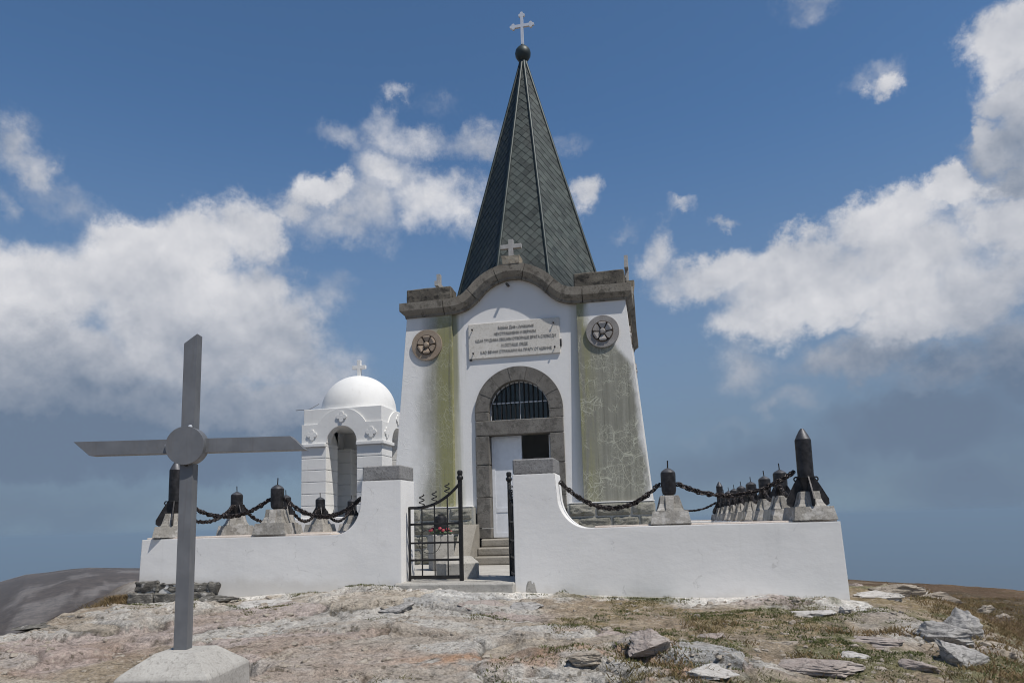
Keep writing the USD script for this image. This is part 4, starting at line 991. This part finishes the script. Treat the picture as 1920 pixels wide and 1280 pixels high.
def corner_bomb(label, loc, rz):
    t = thing('corner_bomb', label, 'aerial bomb', loc, rz, 'tall finned bombs at the corners of the terrace wall'); z = pedestal(t, .245, .155, .175)
    part(t, 'bomb_body', lathe([(0, z-.05), (.05, z-.05), (.056, z+.03), (.075, z+.12), (.088, z+.17), (.092, z+.195), (.092, z+.61), (.089, z+.62), (0, z+.62)], 26), SHELL, smooth=30)
    part(t, 'bomb_nose', lathe([(0, z+.619), (.089, z+.62), (.066, z+.67), (.036, z+.725), (.016, z+.75), (0, z+.752)], 26), SHELL_TIP, smooth=30)
    part(t, 'band', lathe([(.088, z+.165), (.097, z+.165), (.097, z+.185), (.088, z+.185)], 26), IRON)
    for k in range(4):
        pl = Polygon([(.045, .15), (.085, .17), (.15, .06), (.235, -.10), (.235, -.15), (.20, -.175), (.165, -.165), (.06, -.01)]).buffer(.012).buffer(-.004)
        m = ext_y(pl, -.008, .008); m.apply_transform(RM(k*PI/2, [0, 0, 1])); m.apply_translation([0, 0, z+.01]); part(t, 'fin', m, SHELL)
    for s in (-1, 1): part(t, 'shackle', trimesh.creation.torus(.024, .009, 14, 6).apply_transform(RM(PI/2, [1, 0, 0])).apply_translation([s*.115, 0, z+.15]), IRON, smooth=40)
    return t
XRR, XLL, YFR = 4.22, -4.30, -3.865
ys_r = [-2.03, -.45, 1.35, 3.05, 4.52, 5.9, 7.35]; ys_l = [-2.05, -.45, .95, 2.5]
cr0 = corner_bomb('tall black finned bomb on the near right corner of the white wall', (XRR, YFR, ZT), .12)
dup(cr0, (XLL+.10, YFR, ZT), .5, 'tall black finned bomb on the left wall corner behind the steel cross')
dup(cr0, (XRR, 8.62, ZT), .2, 'far corner bomb with pale nose at the end of the right hand row')
p0 = plain_shell('round ended black shell on a stone pedestal on the wall right of the gate', (2.63, YFR, ZT), 0)
dup(p0, (-2.62, YFR, ZT), 0.05, 'black shell on a pedestal on the front wall between steel cross and left gate pier')
dup(p0, (2.6, 8.72, ZT), 0.0, 'far shell on the back wall behind the front wall shell right of the chapel')
NTH = ['first', 'second', 'third', 'fourth', 'fifth', 'sixth', 'seventh']
b0 = None
for i, y in enumerate(ys_r):
    lab = f'{NTH[i]} finned bomb back from the tall corner bomb in the right hand row'
    rz = [.1, -.08, .2, .05, -.1, .15, 0][i]
    if b0 is None: b0 = mortar_bomb(lab, (XRR, y, ZT), rz)
    else: dup(b0, (XRR, y, ZT), rz, lab)
for i, y in enumerate(ys_l):
    lab = ['finned bomb on the left side wall seen just right of the steel cross', 'finned bomb of the left wall half hidden behind the front wall shell', 'finned bomb standing before the left pier of the white domed tower', 'dark finned bomb before the arch of the white domed tower'][i]
    dup(b0, (-4.40, y, ZT), [.2, 0, -.15, .1][i], lab)

# ------------------------------------------------------------------ chains
def chain_mesh(a, b, sag, thick=.030, seed=0):
    a, b = np.asarray(a, float), np.asarray(b, float); L = np.linalg.norm(b-a)
    n = max(12, int(L/.020)); out = []; r = np.random.default_rng(seed)
    t = np.linspace(0, 1, n); P = a+(b-a)*t[:, None]; P[:, 2] -= sag*4*t*(1-t)
    T = np.gradient(P, axis=0); T /= np.linalg.norm(T, axis=1, keepdims=True)
    base = trimesh.creation.torus(.0195, .0075, 10, 5); base.apply_scale([1.15, 1, 1])
    for i in range(n):
        x = T[i]; y = np.cross([0, 0, 1.0], x); y /= np.linalg.norm(y); z = np.cross(x, y)
        Mx = np.eye(4); Mx[:3, 0], Mx[:3, 1], Mx[:3, 2] = x, y, z
        for w in (0, 1):
            m = base.copy(); m.apply_transform(RM(r.uniform(0, PI), [1, 0, 0])); m.apply_transform(RM(r.normal(0, .3), [0, 1, 0])); m.apply_transform(Mx)
            m.apply_translation(P[i]+(y*math.sin(i*.55+w*PI)+z*math.cos(i*.55+w*PI))*.011); out.append(m)
    return cat(*out)
def chain(a, b, sag, label, seed):
    return single('chain', chain_mesh(a, b, sag, seed=seed), CHAIN, label, 'chain', 'chains slung between the shell posts')
zc = ZT+.34+.135
chain((1.30, YFR, 1.19), (2.63-.12, YFR, zc), .30, 'heavy chain sagging from the right gate pier to the first shell', 1)
chain((2.63+.12, YFR, zc), (XRR-.14, YFR, zc+.09), .20, 'heavy chain between the front shell and the tall right corner bomb', 2)
chain((-1.30, YFR, 1.17), (-2.62+.12, YFR, zc), .28, 'heavy chain sagging from the left gate pier to the nearby shell', 3)
chain((-2.62-.12, YFR, zc), (XLL+.24, YFR, zc+.02), .22, 'heavy chain between the left front shell and the bomb behind the steel cross', 4)
yy = [YFR]+ys_r+[8.62]
for i in range(8):
    chain((XRR-.03, yy[i]+.12, zc), (XRR-.03, yy[i+1]-.12, zc), .17, f'chain of the right hand row behind the {["tall near corner", "first", "second", "third", "fourth", "fifth", "sixth", "seventh"][i]} bomb', 10+i)
yy = [YFR]+ys_l+[4.2]
for i in range(4):
    chain((-4.36, yy[i]+.12, zc), (-4.38, yy[i+1]-.12, zc), .26, ['side wall chain running back from the bomb behind the steel cross', 'side wall chain sagging behind the left front shell', 'side wall chain left of the white domed tower', 'side wall chain crossing the arch of the white tower'][i], 30+i)
chain((XRR-.14, 8.64, zc), (2.6+.12, 8.72, zc), .20, 'thin far chain slung from the far corner bomb toward the chapel', 40)

# ------------------------------------------------------------------ steel cross in the foreground
CB = np.array([-.536, -8.63, 0.0]); TH0 = math.atan2(.2075, .978)
sc_ = thing('steel_cross', 'grey steel cross with slanted arm ends and a round centre plate', 'cross', (CB[0], CB[1], 0), TH0)
def slant(poly): return ext_y(poly, -.04, .04)
part(sc_, 'post', slant(Polygon([(-.042, -.12), (.042, -.12), (.042, 1.15), (-.042, 1.15)])), STEEL)
part(sc_, 'upper_arm', slant(Polygon([(-.044, 1.36), (.042, 1.36), (.042, 2.03), (-.044, 1.965)])), STEEL)
part(sc_, 'side_arm', slant(Polygon([(-.752, 1.316), (-.10, 1.316), (-.10, 1.222), (-.643, 1.222)])), STEEL)
part(sc_, 'side_arm', slant(Polygon([(.10, 1.316), (.682, 1.316), (.782, 1.222), (.10, 1.222)])), STEEL)
part(sc_, 'centre_plate', trimesh.creation.cylinder(radius=.127, height=.085, sections=48).apply_transform(RM(PI/2, [1, 0, 0])).apply_translation([0, -.035, 1.268]), STEEL, smooth=30)
for x, z in ((0.02, 1.395), (-.128, 1.275)):
    part(sc_, 'bolt', lathe([(0, .012), (.012, .008), (.014, 0), (0, 0)], 12).apply_transform(RM(PI/2, [1, 0, 0])).apply_translation([x, -.048, z]), SILVER)
part(sc_, 'bolt', rod((.0, -.05, 1.142), (.0, -.03, 1.142), .01), BOLT)
cbk = thing('cross_base_block', 'pale concrete block with sloping top that holds the steel cross', 'base', (-.507, -8.635, 0), .136)
pts = [(x*.295, y*.295, -.75) for x in (-1, 1) for y in (-1, 1)]+[(x*.292, y*.292, -.172) for x in (-1, 1) for y in (-1, 1)]+[(x*.28, y*.28, -.152) for x in (-1, 1) for y in (-1, 1)]+[(x*.13+.0, y*.13, -.035) for x in (-1, 1) for y in (-1, 1)]
part(cbk, 'block_body', rough(hull(pts), .009, 5, 15, .045), CONCRETE, smooth=25)

# ------------------------------------------------------------------ rocks
ROCKS = [  # x, y, size x, y, z, turn, material, label
    (5.17, -5.33, .34, .34, .36, .3, ROCK_GREY, 'tall blue grey boulder at the back of the boulder pile on the right'),
    (4.84, -5.90, .46, .36, .22, -.3, ROCK_GREY, 'pale wedge shaped boulder leaning on the pile at the right'),
    (4.70, -6.60, .42, .36, .30, .2, ROCK_GREY, 'lowest cracked grey boulder of the pile at the right'),
    (4.26, -6.12, .56, .52, .09, .1, ROCK_PINK, 'broad flat pinkish slab left of the boulder pile'),
    (5.70, -1.75, .75, .45, .20, -.2, ROCK_TAN, 'tan ledge rock beyond the right wall corner'),
    (5.05, -3.2, .60, .40, .13, .2, ROCK_WHITE, 'pale flat rock just behind the right wall corner'),
    (6.15, -1.9, .60, .40, .18, .1, ROCK_TAN, 'long low tan rock on the edge above the brown slope'),
    (4.30, -4.90, .20, .18, .11, .4, ROCK_WHITE, 'small white stone in the grass at the right wall corner'),
    (2.36, -7.15, .40, .34, .22, .35, ROCK_PINK, 'pinkish white boulder in the middle of the right foreground'),
    (-.35, -5.2, .50, .34, .13, -.25, ROCK_GREY, 'grey pointed rock in front of the left gate pier'),
    (.55, -5.15, .52, .40, .10, .05, ROCK_PINK, 'rosy slab in front of the gate threshold'),
    (1.05, -5.15, .38, .30, .10, -.1, ROCK_GREY, 'light grey slab in front of the right gate pier'),
    (2.80, -7.60, .40, .26, .09, 0, ROCK_WHITE, 'pale rock cut by the lower edge right of centre'),
    (-2.15, -4.85, .95, .55, .11, .1, ROCK_WHITE, 'whitish domed bedrock below the left front wall'),
    (1.93, -7.42, .30, .22, .09, .2, ROCK_TAN, 'tan stone beside the pinkish foreground boulder'),
    (4.28, -6.92, .34, .24, .09, -.5, ROCK_PINK, 'flat pinkish stone in the dry grass below the boulder pile'),
    (3.58, -7.15, .60, .30, .11, -.35, ROCK_PINK, 'long sloping rock in the grass at the lower right'),
    (3.89, -6.75, .34, .20, .08, -.4, ROCK_WHITE, 'narrow pale rock in the grass left of the broad slab'),
    (-2.95, -4.65, .50, .22, .10, .15, ROCK_DARK, 'dark broken ledge right of the steel cross post'),
    (7.0, -1.7, .22, .18, .14, 0, ROCK_TAN, 'small stone on the brown slope right of the boulder pile'),
    (7.1, -.9, .26, .20, .20, .5, ROCK_TAN, 'upright stone far out on the brown slope'),
    (3.95, -5.05, .50, .3, .07, -.2, ROCK_WHITE, 'flat whitish rock near the right end of the front wall'),
    (2.9, -6.2, .30, .2, .07, .3, ROCK_PINK, 'small pink rock among grass in front of the long wall'),
    (3.45, -6.35, .26, .18, .07, .1, ROCK_TAN, 'small tan rock between grass patches on the right'),
    (-4.75, -5.2, .6, .3, .10, .5, ROCK_DARK, 'dark crumbling edge of the bedrock at the far left'),
    (-4.3, -6.0, .45, .25, .08, .5, ROCK_DARK, 'dark low rock on the left rim of the bedrock'),
]
for i, (x, y, sx, sy, sz, rz, m, lab) in enumerate(ROCKS):
    z = float(ground_z(x, y)[0])
    q = rock(sx, sy, sz, 500+i)
    t = single('rock' if sz < .16 else 'boulder', q, m, lab, 'rock', smooth=38)
    xf = UsdGeom.Xformable(t); xf.AddTranslateOp().Set(Gf.Vec3d(x, y, z-.02-.16*sz)); xf.AddRotateZOp().Set(math.degrees(rz))
# pebbles and chips that nobody could count
def scatter_stones(n, seed):
    r = np.random.default_rng(seed); protos = [rock(1, .8, .6, 900+k, 2) for k in range(6)]
    x = r.uniform(-4.5, 5.4, n); y = r.uniform(-8.6, -4.35, n)
    keep_ = meshkit.fbm(np.stack([x*1.2, y*1.2, x*0], -1), 3, 77) > r.uniform(.3, .62, n)
    x, y = x[keep_], y[keep_]; z = ground_z(x, y); out = []
    for a, b, c in zip(x, y, z):
        s = min(.02*math.exp(r.exponential(.55)), .11); m = protos[r.integers(6)].copy(); m.apply_scale([s, s, s*r.uniform(.5, .9)]); m.apply_transform(RM(r.uniform(0, 6.3), [0, 0, 1])); m.apply_translation([a, b, c-.2*s]); out.append(m)
    return cat(*out)
single('loose_stones', scatter_stones(5200, 5), ROCK_TAN, kind='stuff')
# grass
def blades(x, y, h, lean, seed, w=.006):
    r = np.random.default_rng(seed); n = len(x); z = ground_z(x, y)-.008
    a = r.uniform(0, 2*PI, n); b = r.uniform(0, 2*PI, n); L = h*r.uniform(.5, 1.25, n); ln = lean*r.uniform(.3, 1.4, n)
    p = np.stack([x, y, z], 1); side = np.stack([np.cos(a), np.sin(a), 0*a], 1)*(w*r.uniform(.6, 1.4, n))[:, None]
    tip = p+np.stack([np.cos(b)*ln*L, np.sin(b)*ln*L, L], 1); mid = p+(tip-p)*.55+np.stack([0*a, 0*a, .10*L], 1)
    V = np.stack([p-side, p+side, mid+side*.7, mid-side*.7, tip], 1).reshape(-1, 3); k = np.arange(n)[:, None]*5
    Fc = np.stack([k+[0, 1, 2], k+[0, 2, 3], k+[3, 2, 4]], 1).reshape(-1, 3)
    return trimesh.Trimesh(V, Fc, process=False)
def tufts(cx, cy, per, spread, seed):
    r = np.random.default_rng(seed); x = np.repeat(cx, per)+r.normal(0, spread, len(cx)*per); y = np.repeat(cy, per)+r.normal(0, spread*.7, len(cx)*per)
    return x, y
r = np.random.default_rng(12)
cx, cy = r.uniform(.2, 5.4, 2600), r.uniform(-8.4, -4.3, 2600)
q = meshkit.fbm(np.stack([cx*2.1, cy*2.1, cx*0], -1), 4, 52)+.20*sst(cx, .6, 3.6)-.10*(1-sst(cx, -4, .5))
k = q > r.uniform(.63, .80, 2600)
x1, y1 = tufts(cx[k], cy[k], 30, .045, 1)
cx, cy = r.uniform(.9, 4.6, 300), -4.17-np.abs(r.normal(0, .07, 300))
x2, y2 = tufts(cx[meshkit.noise(np.stack([cx*3, cx*0, cx*0], -1), 4) > .42], cy[meshkit.noise(np.stack([cx*3, cx*0, cx*0], -1), 4) > .42], 30, .03, 2)
cl = np.array([(-2.0, -4.32), (-1.95, -4.38), (-1.1, -4.4), (-.95, -4.42), (-1.25, -4.5), (-2.9, -4.5), (-3.3, -4.55), (-3.1, -5.0), (-2.2, -5.3), (-1.9, -5.35), (-1.7, -5.3), (-2.0, -5.45), (-3.9, -4.9), (-.3, -6.0), (-4.0, -4.6), (-4.15, -4.62), (-1.4, -4.42)])
x3, y3 = tufts(np.repeat(cl[:, 0], 5)+r.normal(0, .09, 85), np.repeat(cl[:, 1], 5)+r.normal(0, .05, 85), 30, .035, 3)
X, Y = np.concatenate([x1, x2, x3]), np.concatenate([y1, y2, y3]); ok = ~inside(X, Y-.04) & (Y < -4.15)
single('short_grass', blades(X[ok], Y[ok], .026, 1.0, 4, .004), GRASS, kind='stuff')
cx, cy = r.uniform(4.6, 13, 5200), r.uniform(-9, 4, 5200)
k = (cx > edge_r(cy)-.3) & (r.uniform(0, 1, 5200) < np.clip(1.4-(np.hypot(cx-3, cy+10)-4)/9, .12, 1))
x4, y4 = tufts(cx[k], cy[k], 22, .08, 5)
cx, cy = r.uniform(2.2, 5.2, 500), r.uniform(-8.2, -5.6, 500)
k = meshkit.fbm(np.stack([cx*1.7, cy*1.7, cx*0], -1), 3, 99) > .58
x5, y5 = tufts(cx[k], cy[k], 30, .06, 6)
x6, y6 = tufts(-5.15+r.normal(0, .32, 170), -3.45+r.normal(0, .22, 170), 34, .06, 7)
h6 = np.concatenate([np.full(len(x4)+len(x5), .048), np.full(len(x6), .095)])
single('dry_grass', blades(np.concatenate([x4, x5, x6]), np.concatenate([y4, y5, y6]), h6, 1.0, 8, .005), DRYGRASS, kind='stuff')
